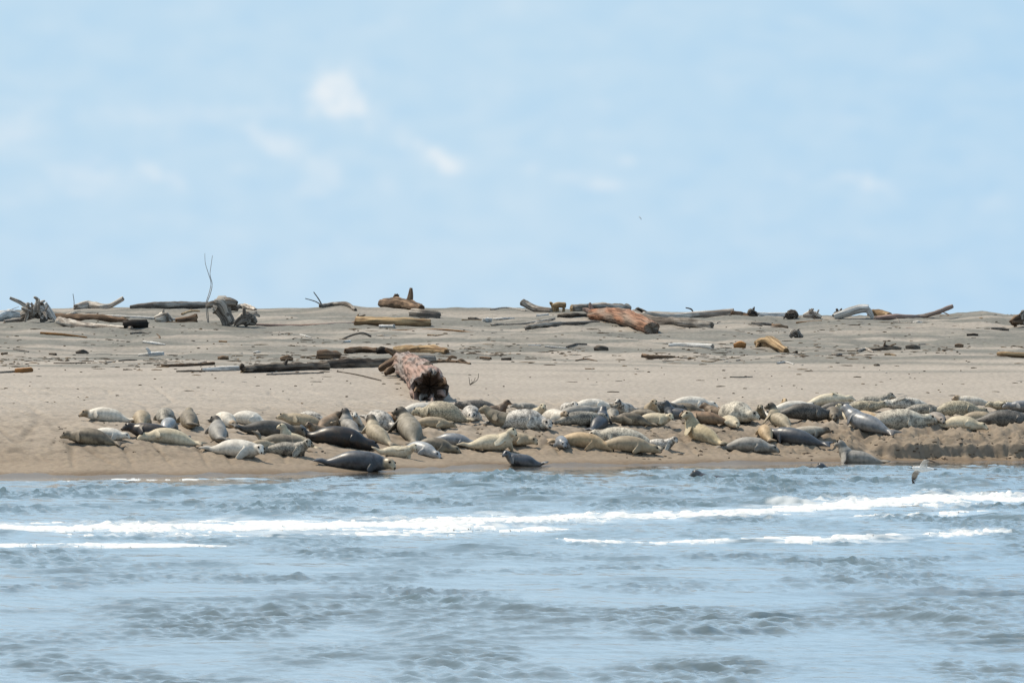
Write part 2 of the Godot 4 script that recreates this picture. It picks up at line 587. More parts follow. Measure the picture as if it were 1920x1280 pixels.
func build_water() -> void:
	make_waves()
	var cols := fan(760, 1.55)
	var rows := PackedFloat32Array()
	var d := 6.0
	while d < 142.0:
		rows.append(d)
		d += 1.5 if d < 44.0 else 0.09 if d < 70.0 else 0.15 if d < 100.0 else 0.19
	var n := cols.size()
	var v := PackedVector3Array()
	var c := PackedColorArray()
	v.resize(n * rows.size())
	c.resize(n * rows.size())
	var amount := PackedFloat32Array()
	amount.resize(n * rows.size())
	amount.fill(-1.0)
	var line := PackedFloat32Array()
	for q in 400:
		line.append(shore_distance(-40.0 + q * 0.2, 0.0))
	var deep := Vector3(0.044, 0.072, 0.070)
	var olive := Vector3(0.066, 0.080, 0.072)
	var silt := Vector3(0.200, 0.165, 0.130)
	for r in rows.size():
		d = rows[r]
		for q in n:
			var x := cols[q] * d * 0.096
			var shore := line[clampi(int((x + 40.0) * 5.0), 0, 399)] - d
			var y := water_height(x, d, shore) if shore > -3.0 else -0.05
			v[r * n + q] = Vector3(x, y, -d)
			var k := deep.lerp(olive, smoothstep(95.0, 60.0, d))
			k = k.lerp(silt, smoothstep(5.0, 0.0, shore))
			if d > 82.0 and d < 127.5 and absf(cols[q]) < 1.6:
				# bubbles thin out into the water round the foam
				var foamy := foam_amount(x, d)
				amount[r * n + q] = foamy
				k = k.lerp(Vector3(0.66, 0.66, 0.64), smoothstep(-0.8, 0.55, foamy) * smoothstep(-0.8, 0.2, foamy + 0.5 * nb.get_noise_2d(x * 3.0, d * 4.0)) * 0.9)
			c[r * n + q] = Color(k.x, k.y, k.z)
	var o := put("water", grid(v, c, n, rows.size()), M.water)
	o.set_meta("kind", "structure")
	build_foam(v, n, rows, amount)
	# the open sea all round, out to the horizon
	var sv := PackedVector3Array()
	var sc := PackedColorArray()
	for r in 41:
		for q in 41:
			sv.append(Vector3((q - 20) * 140.0, -0.42, 400.0 - r * 80.0))
			sc.append(Color(0.05, 0.078, 0.072))
	o = put("sea", grid(sv, sc, 41, 41), M.water)
	o.set_meta("kind", "structure")


func band(u: float, knots: Array) -> Vector2:
	if u <= knots[0][0] or u >= knots[-1][0]:
		return Vector2(0, -1)
	for i in knots.size() - 1:
		if u < knots[i + 1][0]:
			var t: float = (u - knots[i][0]) / (knots[i + 1][0] - knots[i][0])
			return Vector2(lerpf(knots[i][1], knots[i + 1][1], t), lerpf(knots[i][2], knots[i + 1][2], t))
	return Vector2(0, -1)


const STREAKS := [
		[[-900, 1000, 6, 1.0], [-100, 990, 9], [150, 989, 11], [330, 990, 13], [560, 985, 14], [700, 986, 16], [820, 985, 17], [930, 975, 13], [1050, 972, 10], [1200, 969, 9], [1350, 963, 9], [1480, 956, 12], [1600, 947, 14], [1720, 938, 15], [1800, 937, 12], [1920, 936, 9], [2300, 930, 6], [2700, 930, 0]],
		[[-300, 1022, 3], [20, 1022, 4], [150, 1021, 6], [300, 1022, 5.5], [420, 1024, 2], [520, 1025, 0]],
		[[560, 1002, 1], [780, 1000, 7], [900, 996, 9], [1000, 993, 9], [1060, 992, 4], [1120, 990, 0]],
		[[1020, 1008, 0], [1090, 1014, 4], [1200, 1017, 6], [1300, 1016, 4], [1420, 1012, 4], [1500, 1012, 8], [1600, 1010, 8], [1700, 1005, 11], [1800, 1000, 7], [1890, 996, 4], [1905, 995, 0]],
		[[60, 1003, 0], [200, 1004, 3], [380, 1004, 4], [520, 1008, 2], [600, 1010, 0]],
		[[1500, 975, 0], [1620, 968, 3], [1800, 962, 4], [1960, 958, 3], [2050, 955, 0]],
		[[40, 905, 0], [190, 899, 2.0], [260, 899, 2.2], [420, 899, 0.8], [520, 893, 0.6], [600, 890, 0]]]
const PATCHY := [1.0, 1.0, 1.9, 1.55, 2.2, 2.2, 2.0]


func foam_amount(x: float, d: float) -> float:
	# drifting foam: a long streak from bank to bank and broken ones nearer to the camera
	var sight := 600.0 + EYE_H * F / d
	if sight > 1040.0 or sight < 885.0:
		return -1.0
	var u := 960.0 + x / d * F
	var most := -1.0
	for i in STREAKS.size():
		var b := band(u, STREAKS[i])
		if b.y <= 0.0:
			continue
		var off := absf(sight - b.x) / (b.y * 0.80)
		if off > 3.0:
			continue
		var ragged := nc.get_noise_2d(x * 0.55 + i * 13.0, d * 0.55) * 1.1 + nb.get_noise_2d(x * 2.2, d * 2.0 + i * 7.0) * 0.75 + nb.get_noise_2d(x * 0.9, d * 3.5 + i * 7.0) * 0.4
		most = maxf(most, 1.25 - off + ragged * 0.75 * PATCHY[i] - 0.36 * (PATCHY[i] - 1.0))
	return most


func build_foam(v: PackedVector3Array, n: int, rows: PackedFloat32Array, amount: PackedFloat32Array) -> void:
	# the dense foam lies as a thin raised skin on the very same wave shapes
	var index := PackedInt32Array()
	index.resize(v.size())
	index.fill(-1)
	var fv := PackedVector3Array()
	var fc := PackedColorArray()
	for i in v.size():
		if amount[i] > 0.34:
			var rim := amount[i - 1] <= 0.34 or amount[i + 1] <= 0.34 or amount[i - n] <= 0.34 or amount[i + n] <= 0.34
			index[i] = fv.size()
			var p := v[i]
			var thick := lerpf(-0.030, 0.008, smoothstep(0.34, 0.75, amount[i])) + 0.010 * smoothstep(0.5, 1.4, amount[i]) * (1.0 + 0.7 * nb.get_noise_2d(p.x * 3.0, p.z * 2.5)) + 0.010 * nc.get_noise_2d(p.x * 1.7, p.z * 1.2)
			fv.append(p + Vector3(0, -0.03 if rim else thick, 0))
			fc.append(Color(0.64, 0.66, 0.67))
	var f := PackedInt32Array()
	for r in rows.size() - 1:
		if rows[r] < 80.0 or rows[r] > 129.0:
			continue
		for q in n - 1:
			var a := index[r * n + q]
			var b := index[r * n + q + 1]
			var e := index[r * n + n + q]
			var g := index[r * n + n + q + 1]
			if a >= 0 and b >= 0 and e >= 0:
				f.append_array([a, e, b])
			if b >= 0 and e >= 0 and g >= 0:
				f.append_array([b, e, g])
	var o := put("foam", shape_of(fv, fc, f), M.foam)
	o.set_meta("kind", "stuff")
	tag(o, "white streaks of foam drifting on the water off the sandbar", "foam")


# ------------------------------------------------------------------ driftwood
const WOOD := {
	grey = [1.4 * Vector3(0.329, 0.299, 0.262), Vector3(0.146, 0.122, 0.104)],
	pale = [1.25 * Vector3(0.573, 0.525, 0.464), Vector3(0.293, 0.244, 0.207)],
	white = [Vector3(0.80, 0.78, 0.75), Vector3(0.58, 0.55, 0.51)],
	dark = [1.2 * Vector3(0.189, 0.159, 0.128), Vector3(0.055, 0.044, 0.037)],
	char = [Vector3(0.055, 0.045, 0.038), Vector3(0.02, 0.017, 0.015)],
	brown = [1.2 * Vector3(0.262, 0.177, 0.116), Vector3(0.104, 0.067, 0.046)],
	tan = [Vector3(0.561, 0.403, 0.232), Vector3(0.232, 0.146, 0.079)],
	orange = [Vector3(0.48, 0.24, 0.09), Vector3(0.27, 0.13, 0.05)],
	rust = [Vector3(0.33, 0.165, 0.100), Vector3(0.29, 0.225, 0.18)],
	pink = [Vector3(0.37, 0.25, 0.205), Vector3(0.28, 0.24, 0.22)],
}


func tube(path: PackedVector3Array, radii: PackedFloat32Array, tone: String, sd: float, knobs := 0.16, segs := 14, squash := 1.0, hollow := 0.0, end_tone := "") -> ArrayMesh:
	# a weathered length of wood: ridged along the grain, with ragged closed ends
	var length := 0.0
	var widest := 0.0
	for k in path.size() - 1:
		length += path[k].distance_to(path[k + 1])
	for q in radii:
		widest = maxf(widest, q)
	var rings := clampi(int(length / maxf(widest * 0.34, 0.02)), 8, 46)
	var v := PackedVector3Array()
	var uv := PackedVector2Array()
	var c := PackedColorArray()
	var a: Vector3 = WOOD[tone][0]
	var b: Vector3 = WOOD[tone][1]
	var ea: Vector3 = WOOD[end_tone][0] if end_tone != "" else b
	var total := rings + 4
	var m := path.size() - 1
	for i in total:
		var s := clampf((i - 2) / float(rings - 1), 0.0, 1.0)
		var at := s * m
		var k := mini(int(at), m - 1)
		var t := at - k
		var p := path[k].cubic_interpolate(path[k + 1], path[maxi(k - 1, 0)], path[mini(k + 2, m)], t)
		var ahead := minf(at + 0.05, m)
		var k2 := mini(int(ahead), m - 1)
		var p2 := path[k2].cubic_interpolate(path[k2 + 1], path[maxi(k2 - 1, 0)], path[mini(k2 + 2, m)], ahead - k2)
		var dir := p2 - p
		if dir.length() < 0.0001:
			dir = path[m] - path[m - 1]
		dir = dir.normalized()
		var side := dir.cross(Vector3.UP)
		side = side.normalized() if side.length() > 0.05 else Vector3.RIGHT
		var up := side.cross(dir)
		var r := lerpf(radii[k], radii[k + 1], t)
		var inset := 0.0
		var shrink := 1.0
		if i < 2:
			shrink = [0.02, 0.72][i]
			inset = [hollow if hollow > 0.0 else -0.02 * widest, hollow * 0.5][i]
		elif i >= total - 2:
			shrink = [0.72, 0.02][i - total + 2]
			inset = [-hollow * 0.5, -hollow if hollow > 0.0 else 0.02 * widest][i - total + 2]
		for j in segs + 1:
			var th := TAU * j / segs - PI * 0.5
			uv.append(Vector2(j / float(segs) + sd * 0.37, s * length + sd * 0.73))
			var ct := cos(th)
			var st := sin(th)
			var grain := nb.get_noise_3d(ct * 2.2 + sd, st * 2.2, s * length * 0.35 + sd)
			var lump := na.get_noise_3d(ct * 0.9 + sd * 2.0, st * 0.9, s * length / maxf(widest, 0.02) * 0.28 + sd * 3.0)
			var rr := r * shrink * (1.0 + knobs * 1.5 * lump + knobs * 0.9 * grain)
			var jag := 0.0
			if i < 3:
				jag = -absf(grain) * r * 0.7
			elif i >= total - 3:
				jag = absf(grain) * r * 0.7
			v.append(p + side * ct * rr + up * st * rr * squash + dir * (inset + jag * (1.0 if hollow == 0.0 else 0.8)))
			var mix := smoothstep(-0.25, 0.45, grain + 0.6 * lump) if not tone in ["rust", "pink"] else smoothstep(-0.6, 0.5, 0.15 * grain + nd.get_noise_3d(ct * 0.7 + sd, st * 0.7, s * length * 0.4 + sd))
			var col := b.lerp(a, mix)
			if i < 2 or i >= total - 2:
				col = ea.lerp(b, 0.3 + 0.5 * absf(grain)) if hollow == 0.0 else Vector3(0.085, 0.055, 0.042)
			c.append(Color(col.x, col.y, col.z))
	return shape_of(v, c, grid_faces(segs + 1, total, false), uv)


func tube_faces_local(pts: PackedVector3Array, at: Vector3) -> PackedVector3Array:
	var out := PackedVector3Array()
	for p in pts:
		out.append(p - at)
	return out


func drift(called: String, pts: Array, tone: String, label: String, o := {}) -> Node3D:
	# pts: [u, v of its underside, radius, height of the underside above the sand] with lengths in sight lines
	var path := PackedVector3Array()
	var radii := PackedFloat32Array()
	for p in pts:
		var g := ground(p[0], p[1])
		if o.get("level", false) and path.size() > 0:
			# upright pieces stand in one plane over the first point's foot
			var foot := ground(pts[0][0], pts[0][1])
			g = foot + Vector3(p[0] - pts[0][0], pts[0][1] - p[1], 0.0) * (-foot.z / F)
		var px := -g.z / F
		g.y += px * (p[2] * o.get("sit", 0.72) + (p[3] if p.size() > 3 else 0.0))
		path.append(g)
		radii.append(p[2] * px)
	var at := path[0]
	for p in path:
		at = at.lerp(p, 0.5)
	at.y = height(at.x, -at.z)
	var sd: float = pts[0][0] * 0.137
	var trunk := tube(tube_faces_local(path, at), radii, tone, sd, o.get("knobs", 0.16), 14, o.get("squash", 1.0), o.get("hollow", 0.0), o.get("end", ""))
	var top: Node3D
	if not o.has("limbs"):
		top = put(called, trunk, M.wood)
	else:
		top = Node3D.new()
		top.name = numbered(called)
		add_child(top)
		put("trunk", trunk, M.wood, top)
		# limbs: [place along the trunk 0..1, then points of du, dv, d depth in metres, radius]
		for l in o.limbs:
			var f: float = l[0] * (path.size() - 1)
			var k := mini(int(f), path.size() - 2)
			var from := path[k].lerp(path[k + 1], f - k)
			var px := -from.z / F
			var lp := PackedVector3Array([from - at])
			var lr := PackedFloat32Array([l[1][3] * px * 1.25])
			for q in l.slice(1):
				lp.append(from - at + Vector3(q[0] * px, -q[1] * px, -q[2]))
				lr.append(q[3] * px)
			put(o.get("limb_name", "branch"), tube(lp, lr, o.get("limb_tone", tone), sd + l[0] * 9.0, 0.2, 9), M.wood, top)
	top.position = at
	tag(top, label, o.get("category", "driftwood"), o.get("group", ""))
	return top


func stump(u: float, v: float, w: float, h: float, tone: String, label: String, roots: int, sd: int, o := {}) -> Node3D:
	# a torn-out root plate: a lumpy heart with roots that reach out of it
	var g := ground(u, v)
	var px := -g.z / F
	var top := Node3D.new()
	top.name = numbered(o.get("called", "driftwood_stump"))
	add_child(top)
	top.position = g
	var r := RandomNumberGenerator.new()
	r.seed = sd
	var W := w * px * 0.5
	var H := h * px
	var bulk: float = o.get("heart", 1.0)
	var core := PackedVector3Array([Vector3(-W * 0.8, H * r.randf_range(0.12, 0.3), 0.1), Vector3(-W * 0.3, H * r.randf_range(0.3, 0.5), 0.05), Vector3(W * 0.2, H * r.randf_range(0.25, 0.5), -0.05), Vector3(W * 0.75, H * r.randf_range(0.1, 0.25), 0)])
	put("heart", tube(core, PackedFloat32Array([H * 0.14 * bulk, H * r.randf_range(0.24, 0.36) * bulk, H * r.randf_range(0.24, 0.36) * bulk, H * 0.12 * bulk]), tone, sd * 1.7, 0.5, 18), M.wood, top)
	for k in roots:
		var a := r.randf_range(-0.1, PI + 0.1)
		var far := lerpf(0.45, 1.05, pow(r.randf(), 1.6))
		var z := r.randf_range(-0.6, 0.7) * W
		var s := Vector3(cos(a) * W * 0.35 + r.randf_range(-0.2, 0.2) * W, H * r.randf_range(0.15, 0.4), z * 0.3)
		var e := Vector3(cos(a) * W * far * r.randf_range(0.8, 1.15), clampf(H * 0.25 + sin(a) * H * far * 0.75, 0.02, H * 1.05), z)
		if sin(a) < 0.3:
			e.y = H * r.randf_range(0.0, 0.15)
		var mid := s.lerp(e, r.randf_range(0.4, 0.65)) + Vector3(r.randf_range(-0.22, 0.22) * W, r.randf_range(-0.1, 0.22) * H, r.randf_range(-0.2, 0.2) * W)
		var rr: float = H * r.randf_range(0.06, 0.15) * o.get("thin", 0.8)
		put("root", tube(PackedVector3Array([s, mid, e]), PackedFloat32Array([rr * 1.5, rr, rr * r.randf_range(0.3, 0.75)]), [tone, tone, o.get("root_tone", "grey")][k % 3], sd + k * 2.3, 0.32, 9), M.wood, top)
	tag(top, label, "driftwood", o.get("group", ""))
	return top


func build_driftwood() -> void:
	# --- left end of the skyline
	stump(68, 607, 74, 50, "pale", "tangled bleached root mass heaped at the left end of the dune", 20, 4, {thin = 0.5, heart = 0.55})
	drift("driftwood_log", [[-14, 602, 9], [14, 598, 10], [36, 594, 8]], "white", "bleached round log end at the very left edge of the picture")
	drift("driftwood_branch", [[52, 590, 4.5, 14], [36, 590, 3.8, 24], [18, 590, 2.6, 33]], "pale", "bleached bare limb rising leftwards above the left root tangle", {level = true})
	drift("driftwood_branch", [[84, 604, 5, 34], [97, 607, 5, 16], [110, 612, 4.5, 0]], "white", "white limb slanting down at the right side of the left root tangle", {level = true})
	drift("driftwood_branch", [[8, 607, 4, 0], [40, 606, 4, 4], [72, 604, 3.5, 14]], "pale", "pale limb lying low across the front of the left root tangle")
	drift("driftwood_log", [[104, 600, 6.5], [150, 601, 7.5], [190, 603, 7], [238, 606, 4]], "brown", "weathered reddish brown log right of the left root tangle")
	drift("driftwood_log", [[110, 609, 7.5], [150, 612, 7.5], [195, 616, 6], [246, 622, 3]], "pale", "long pale log with brown underside tapering towards a black chunk", {})
	drift("driftwood_chunk", [[233, 621, 8], [252, 621, 9.5], [272, 620, 8.5]], "char", "short charred black chunk lying at the tip of a pale log", {knobs = 0.3})
	drift("driftwood_pole", [[195, 595, 2.4], [260, 596, 2.6], [338, 596, 2.2]], "white", "thin straight white pole lying on the left dune")
	stump(307, 606, 40, 29, "pale", "small bleached knot of roots beside the thin white pole", 7, 9)
	drift("driftwood_log", [[332, 605, 6.5], [352, 605, 8.5, 1], [366, 605, 10.5, 2]], "brown", "short log with a round red brown end, half sunk left of the tall stump", {end = "orange", knobs = 0.12})
	drift("driftwood_log", [[142, 580, 6], [165, 577, 9], [188, 577, 6], [206, 577, 4.5, 4], [230, 577, 4, 16]], "pale", "bleached log on the left skyline with an upturned brown tip", {})
	drift("driftwood_log", [[244, 583, 3.5], [290, 582, 7.5], [340, 580, 7.5], [392, 578, 6]], "grey", "long grey log stretched along the left skyline up to the tall stump")
	drift("driftwood_twig", [[138, 580, 0.8], [138, 578, 0.7, 14], [136, 578, 0.5, 28]], "grey", "tiny upright twig on the skyline left of the upturned log", {level = true, category = "twig"})
	# --- tall stump and the two tall whips beside it
	var g := drift("driftwood_stump", [[428, 611, 11.5, -3], [420, 611, 11, 14], [412, 611, 19, 24], [404, 611, 12, 32]], "grey", "tall eroded stump with tan waist and flared grey root top on the skyline", {level = true, knobs = 0.34, limb_name = "root",
		limbs = [[0.6, [14, -10, -0.1, 9], [30, -8, -0.2, 5]], [0.8, [-12, -2, 0.0, 7], [-20, 2, 0.1, 4]], [0.0, [-4, -14, -0.05, 11], [-6, -26, -0.02, 9]], [0.7, [20, 2, 0.1, 8], [34, 6, 0.1, 5]]]})
	stump(461, 613, 48, 40, "grey", "low grey root clump at the right foot of the tall stump", 9, 13)
	drift("driftwood_chunk", [[440, 577, 4], [458, 577, 5, 1], [478, 580, 3]], "pale", "pale splintered bits on the skyline behind the grey root clump", {knobs = 0.4})
	for k in 2:
		var wob := [[388, 604], [389, 604]][k] as Array
		var path := PackedVector3Array()
		var rad := PackedFloat32Array()
		var foot := ground(wob[0], 600)
		var px := -foot.z / F
		var xs: Array = [[1, -1.5, -2, 3.5, 7, 2, -3.5, -4.5], [2, 0.5, -1, 5, 8.5, 4.5, 6.5, 9]][k]
		for i in 8:
			path.append(Vector3((xs[i] as float) * px, i / 7.0 * (130.0 - k * 4.0) * px, k * 0.06))
			rad.append(lerpf(0.95, 0.4, i / 7.0) * px)
		var t := put("dead_whip", tube(path, rad, "pale", 3.0 + k, 0.1, 6), M.wood)
		t.position = foot
		tag(t, ["thin dead stem, left of two tall wavy whips against the sky", "thin dead stem, right of two tall wavy whips against the sky"][k], "twig", "pair of tall dead stems by the tall stump")
	# --- middle skyline
	drift("driftwood_log", [[600, 580, 4], [625, 577, 5], [650, 579, 4.5], [666, 583, 3]], "grey", "grey log on the skyline with two bare twigs at its left end", {
		limbs = [[0.05, [-6, -12, 0, 1.1], [-16, -26, 0, 0.8]], [0.05, [-12, -8, 0.1, 1.0], [-32, -14, 0.1, 0.7]]], limb_tone = "dark"})
	drift("driftwood_log", [[716, 576, 8, 4], [742, 580, 12, 2], [768, 583, 11, 0], [790, 588, 7, 0]], "brown", "brown trunk on the skyline with one pointed limb standing up", {knobs = 0.2,
		limbs = [[0.62, [4, -14, 0, 6], [6, -32, 0, 2.6]], [0.28, [4, -10, 0, 6], [6, -16, 0, 5]]]})
	drift("driftwood_chunk", [[772, 594, 7], [796, 596, 9], [824, 596, 5.5]], "grey", "streaked grey and white slab below the pointed brown trunk", {knobs = 0.32, end = "dark"})
	drift("driftwood_pole", [[480, 608, 2.2], [560, 608, 2.6], [620, 609, 2.6], [672, 608, 2.2]], "pink", "very long pinkish pole lying between the grey roots and yellow log")
	drift("driftwood_log", [[670, 613, 9], [705, 615, 10], [760, 617, 9], [806, 617, 7]], "tan", "smooth yellow tan log on the grey sand below the pointed trunk", {knobs = 0.1})
	drift("driftwood_chunk", [[660, 606, 3], [676, 604, 5], [700, 604, 3]], "brown", "small brown root behind the left end of the yellow tan log", {knobs = 0.35})
	drift("driftwood_chunk", [[712, 618, 3.2], [738, 619, 3.6]], "white", "small white splinter leaning on the front of the yellow tan log")
	drift("driftwood_plank", [[735, 622, 1.3], [830, 621, 1.4], [920, 622, 1.2]], "orange", "long thin orange lath on the sand right of the yellow tan log")
	drift("driftwood_chunk", [[878, 600, 4], [892, 600, 5], [906, 600, 3]], "grey", "little grey lump on the dune left of the slanted log", {knobs = 0.4})
	drift("driftwood_plank", [[866, 603, 1.4], [908, 602, 1.4]], "tan", "short tan lath beside the little grey lump")
	drift("driftwood_chunk", [[908, 603, 4], [918, 602, 4.5]], "white", "small pale stub right of the short tan lath", {knobs = 0.35})
	drift("driftwood_plank", [[920, 584, 1.6], [950, 582, 1.8], [985, 584, 1.4]], "pale", "low pale lath half buried on the skyline left of the slanted log")
	drift("driftwood_branch", [[642, 634, 1.8, 0], [662, 634, 2.2, 8], [680, 634, 2.2, 11], [695, 633, 2.4, 4]], "grey", "arched grey branch on the sand below the yellow tan log", {level = true})
	# --- right of the middle
	drift("driftwood_log", [[980, 583, 7, 9], [1004, 584, 6.5, 3], [1034, 588, 4.5, 0]], "grey", "grey log leaning with its sawn left end up against the sky", {end = "pale", knobs = 0.1})
	drift("driftwood_stump", [[1036, 588, 4, 8], [1046, 588, 5.5, 9], [1060, 588, 4.5, 10]], "tan", "little tan stump standing on legs like a lamb on the skyline", {level = true, knobs = 0.25, limb_name = "root",
		limbs = [[0.1, [2, 8, 0, 3.5], [1, 15, 0, 3]], [0.9, [0, 8, 0, 2.6], [-1, 16, 0, 2.2]], [0.35, [2, 8, 0.1, 3.4], [4, 14, 0.1, 3]], [0.05, [-4, -5, 0, 3], [-6, -5, 0, 2.2]]]})
	drift("driftwood_log", [[1072, 587, 8], [1105, 587, 9.5], [1150, 585, 9.5], [1178, 584, 7]], "grey", "thick split grey log on the skyline with a tan left end", {knobs = 0.2, end = "tan"})
	drift("driftwood_log", [[1110, 602, 11], [1145, 607, 17], [1185, 616, 18], [1222, 624, 15]], "rust", "big rust orange log blotched with grey bark near the middle", {knobs = 0.2, squash = 0.86, end = "dark",
		limbs = [[0.02, [-4, -12, 0, 5], [-6, -22, 0, 2]], [0.05, [-14, -8, 0.2, 5], [-22, -10, 0.2, 3]]], limb_tone = "pink", limb_name = "root"})
	drift("driftwood_log", [[1188, 604, 11], [1230, 609, 11], [1285, 613, 9.5], [1334, 615, 7]], "grey", "smooth grey log slanting down right from the rust orange log", {knobs = 0.12, end = "dark"})
	drift("driftwood_log", [[1208, 595, 6.5], [1260, 595, 8], [1310, 594, 8], [1374, 593, 8]], "pale", "long straight pale log with sawn end on the right skyline", {knobs = 0.07, end = "white"})
	drift("driftwood_chunk", [[1374, 594, 5], [1392, 593, 5.5], [1406, 594, 4]], "brown", "brown broken log butting on the sawn end of the pale log", {knobs = 0.25})
	stump(1412, 594, 22, 20, "dark", "dark root knot on the skyline right of the long pale log", 6, 21)
	stump(1200, 587, 26, 14, "dark", "small dark root scrap above the rust orange log", 5, 22)
	drift("driftwood_twig", [[1300, 580, 1.2, 0], [1296, 580, 1.5, 6], [1286, 580, 1.0, 9]], "dark", "small forked twig sticking up on the long pale log", {level = true, category = "twig"})
	drift("driftwood_log", [[1422, 594, 5.5], [1455, 594, 6], [1490, 594, 5]], "white", "short white log between two dark root knots on the skyline", {knobs = 0.08})
	stump(1485, 600, 30, 20, "dark", "dark root knot at the right end of the short white log", 7, 23)
	stump(1524, 597, 42, 21, "pale", "grey and white root plate left of the big white log", 7, 24)
	drift("driftwood_log", [[1566, 597, 6, 0], [1590, 597, 8, 6], [1612, 597, 8.5, 12], [1628, 597, 7, 14]], "white", "big pure white log propped up on one leg on the skyline", {level = true, knobs = 0.08,
		limbs = [[0.94, [6, 6, 0, 5.5], [12, 18, 0, 3.5]]], limb_name = "leg"})
	stump(1572, 597, 24, 20, "dark", "small dark root behind the low end of the white log", 4, 25)
	drift("driftwood_log", [[1628, 592, 6], [1648, 592, 7.5], [1668, 592, 5]], "tan", "tan brown log end behind the big white log", {knobs = 0.2})
	drift("driftwood_log", [[1642, 599, 5], [1680, 598, 5.5], [1725, 595, 4], [1756, 596, 4.2, 8], [1787, 596, 3.8, 19]], "pink", "pinkish log with a long dark upturned tip on the right skyline", {knobs = 0.14})
	stump(1914, 612, 44, 34, "brown", "round brown stump cut off by the right edge of the picture", 7, 26)
	# --- front of the dune, middle
	drift("driftwood_branch", [[985, 616, 5], [1010, 616, 6], [1060, 613, 4], [1122, 610, 3]], "grey", "grey forked branch half buried below the rust orange log", {knobs = 0.25})
	drift("driftwood_branch", [[1047, 600, 3.5], [1075, 601, 4.5], [1106, 600, 3.5]], "dark", "dark splintered branch behind the grey forked branch", {knobs = 0.4})
	drift("driftwood_chunk", [[1006, 594, 3.5], [1028, 594, 3.5]], "white", "short white stub on the dune below the lamb shaped stump")
	drift("driftwood_pole", [[920, 604, 1.8], [980, 605, 2.0], [1040, 601, 1.8]], "pale", "pale pole lying left of the grey forked branch")
	drift("driftwood_log", [[1255, 650, 4.2], [1290, 651, 4.6], [1336, 654, 5]], "white", "short straight white log alone on the sand right of the middle", {knobs = 0.09, end = "brown"})
	drift("driftwood_chunk", [[1115, 654, 4], [1123, 654, 6], [1140, 654, 3.5]], "dark", "small jagged black root left of the short white log", {knobs = 0.45})
	drift("driftwood_branch", [[1062, 652, 1.6], [1080, 650, 2], [1100, 648, 1.4]], "grey", "thin grey branch left of the small jagged black root")
	drift("driftwood_plank", [[1022, 653, 1.5], [1062, 654, 1.6]], "white", "thin white lath in the wrack left of the jagged black root")
	drift("driftwood_plank", [[990, 652, 1.3], [1014, 652, 1.3]], "white", "shorter white lath farthest left in the middle wrack")
	drift("driftwood_chunk", [[1205, 671, 4], [1225, 672, 4], [1265, 670, 2]], "brown", "flat brown bark strip in the wrack below the short white log", {knobs = 0.3})
	drift("driftwood_chunk", [[900, 672, 2.5], [920, 673, 2.5]], "brown", "flat brown bark piece right of the pile of sticks", {knobs = 0.3})
	drift("driftwood_chunk", [[940, 674, 2.2], [958, 674, 3]], "dark", "dark bark piece in the wrack right of the big stranded trunk", {knobs = 0.3})
	drift("driftwood_plank", [[1097, 692, 0.9], [1115, 692, 0.9]], "orange", "tiny orange stick alone on the smooth beach")
	# --- the big row of driftwood on the beach
	drift("driftwood_log", [[456, 699, 7.5], [500, 697, 9], [560, 694, 8], [612, 693, 8.5]], "dark", "dark weathered log lying left of the big trunk, left half of a broken pair", {knobs = 0.34, end = "tan",
		limbs = [[0.5, [4, -8, 0, 4], [8, -15, 0, 2]], [0.02, [-6, -6, -0.1, 5], [-4, -10, -0.1, 4]]]})
	drift("driftwood_log", [[604, 690, 8], [650, 689, 10], [700, 688, 9], [738, 686, 8]], "dark", "dark weathered log touching the big trunk, right half of a broken pair", {knobs = 0.32})
	drift("driftwood_plank", [[480, 690, 2.2], [540, 686, 2.6], [590, 684, 2]], "grey", "thin grey split plank lying along the top of the dark broken logs", {knobs = 0.3})
	drift("driftwood_branch", [[600, 682, 3], [650, 680, 3.4], [730, 678, 2.6]], "brown", "long thin brown branch behind the dark broken logs", {knobs = 0.4, limbs = [[0.3, [6, -4, 0, 1.8], [16, -8, 0, 1]], [0.7, [-6, -5, 0, 1.8], [-14, -6, 0, 1]]]})
	drift("driftwood_branch", [[500, 703, 1.6], [560, 701, 2], [606, 700, 1.4]], "grey", "thin grey branch lying in front of the dark broken logs", {knobs = 0.35})
	drift("driftwood_log", [[378, 696, 4], [415, 695, 5], [456, 693, 5]], "white", "pale grey log continuing the long dark log to the left", {knobs = 0.12, end = "dark"})
	drift("driftwood_chunk", [[595, 674, 9], [612, 674, 10], [632, 672, 8]], "brown", "short brown log stub standing on the long dark log", {knobs = 0.3, end = "dark"})
	drift("driftwood_log", [[648, 659, 5.5], [676, 658, 7], [706, 659, 5.5]], "brown", "ragged brown log behind the long dark log", {knobs = 0.3})
	drift("driftwood_chunk", [[706, 660, 4], [716, 660, 8], [734, 660, 3]], "char", "black triangular shard between the ragged and the tan log", {knobs = 0.35})
	drift("driftwood_log", [[742, 656, 7], [772, 658, 8.5], [810, 661, 8], [837, 665, 6]], "tan", "ragged tan log behind the big stranded trunk", {knobs = 0.3})
	drift("driftwood_log", [[770, 682, 9], [792, 681, 10], [812, 680, 8]], "grey", "grey brown log end just behind the right of the big trunk", {knobs = 0.16})
	drift("driftwood_branch", [[808, 681, 2.5], [840, 680, 3], [882, 683, 2]], "brown", "bundle-like brown branch right of the grey brown log end", {knobs = 0.4, limbs = [[0.5, [6, -8, 0, 3], [16, -6, 0, 2]], [0.7, [8, -4, 0.1, 2.6], [20, 2, 0.1, 1.6]]]})
	drift("driftwood_chunk", [[526, 676, 3], [540, 676, 6], [548, 676, 3]], "brown", "spiky brown root on top of the long dark log", {knobs = 0.5})
	drift("driftwood_branch", [[303, 688, 2.5], [340, 687, 3.2], [360, 686, 2.5], [400, 684, 3.5]], "brown", "low brown branch left of the pale grey log", {knobs = 0.35})
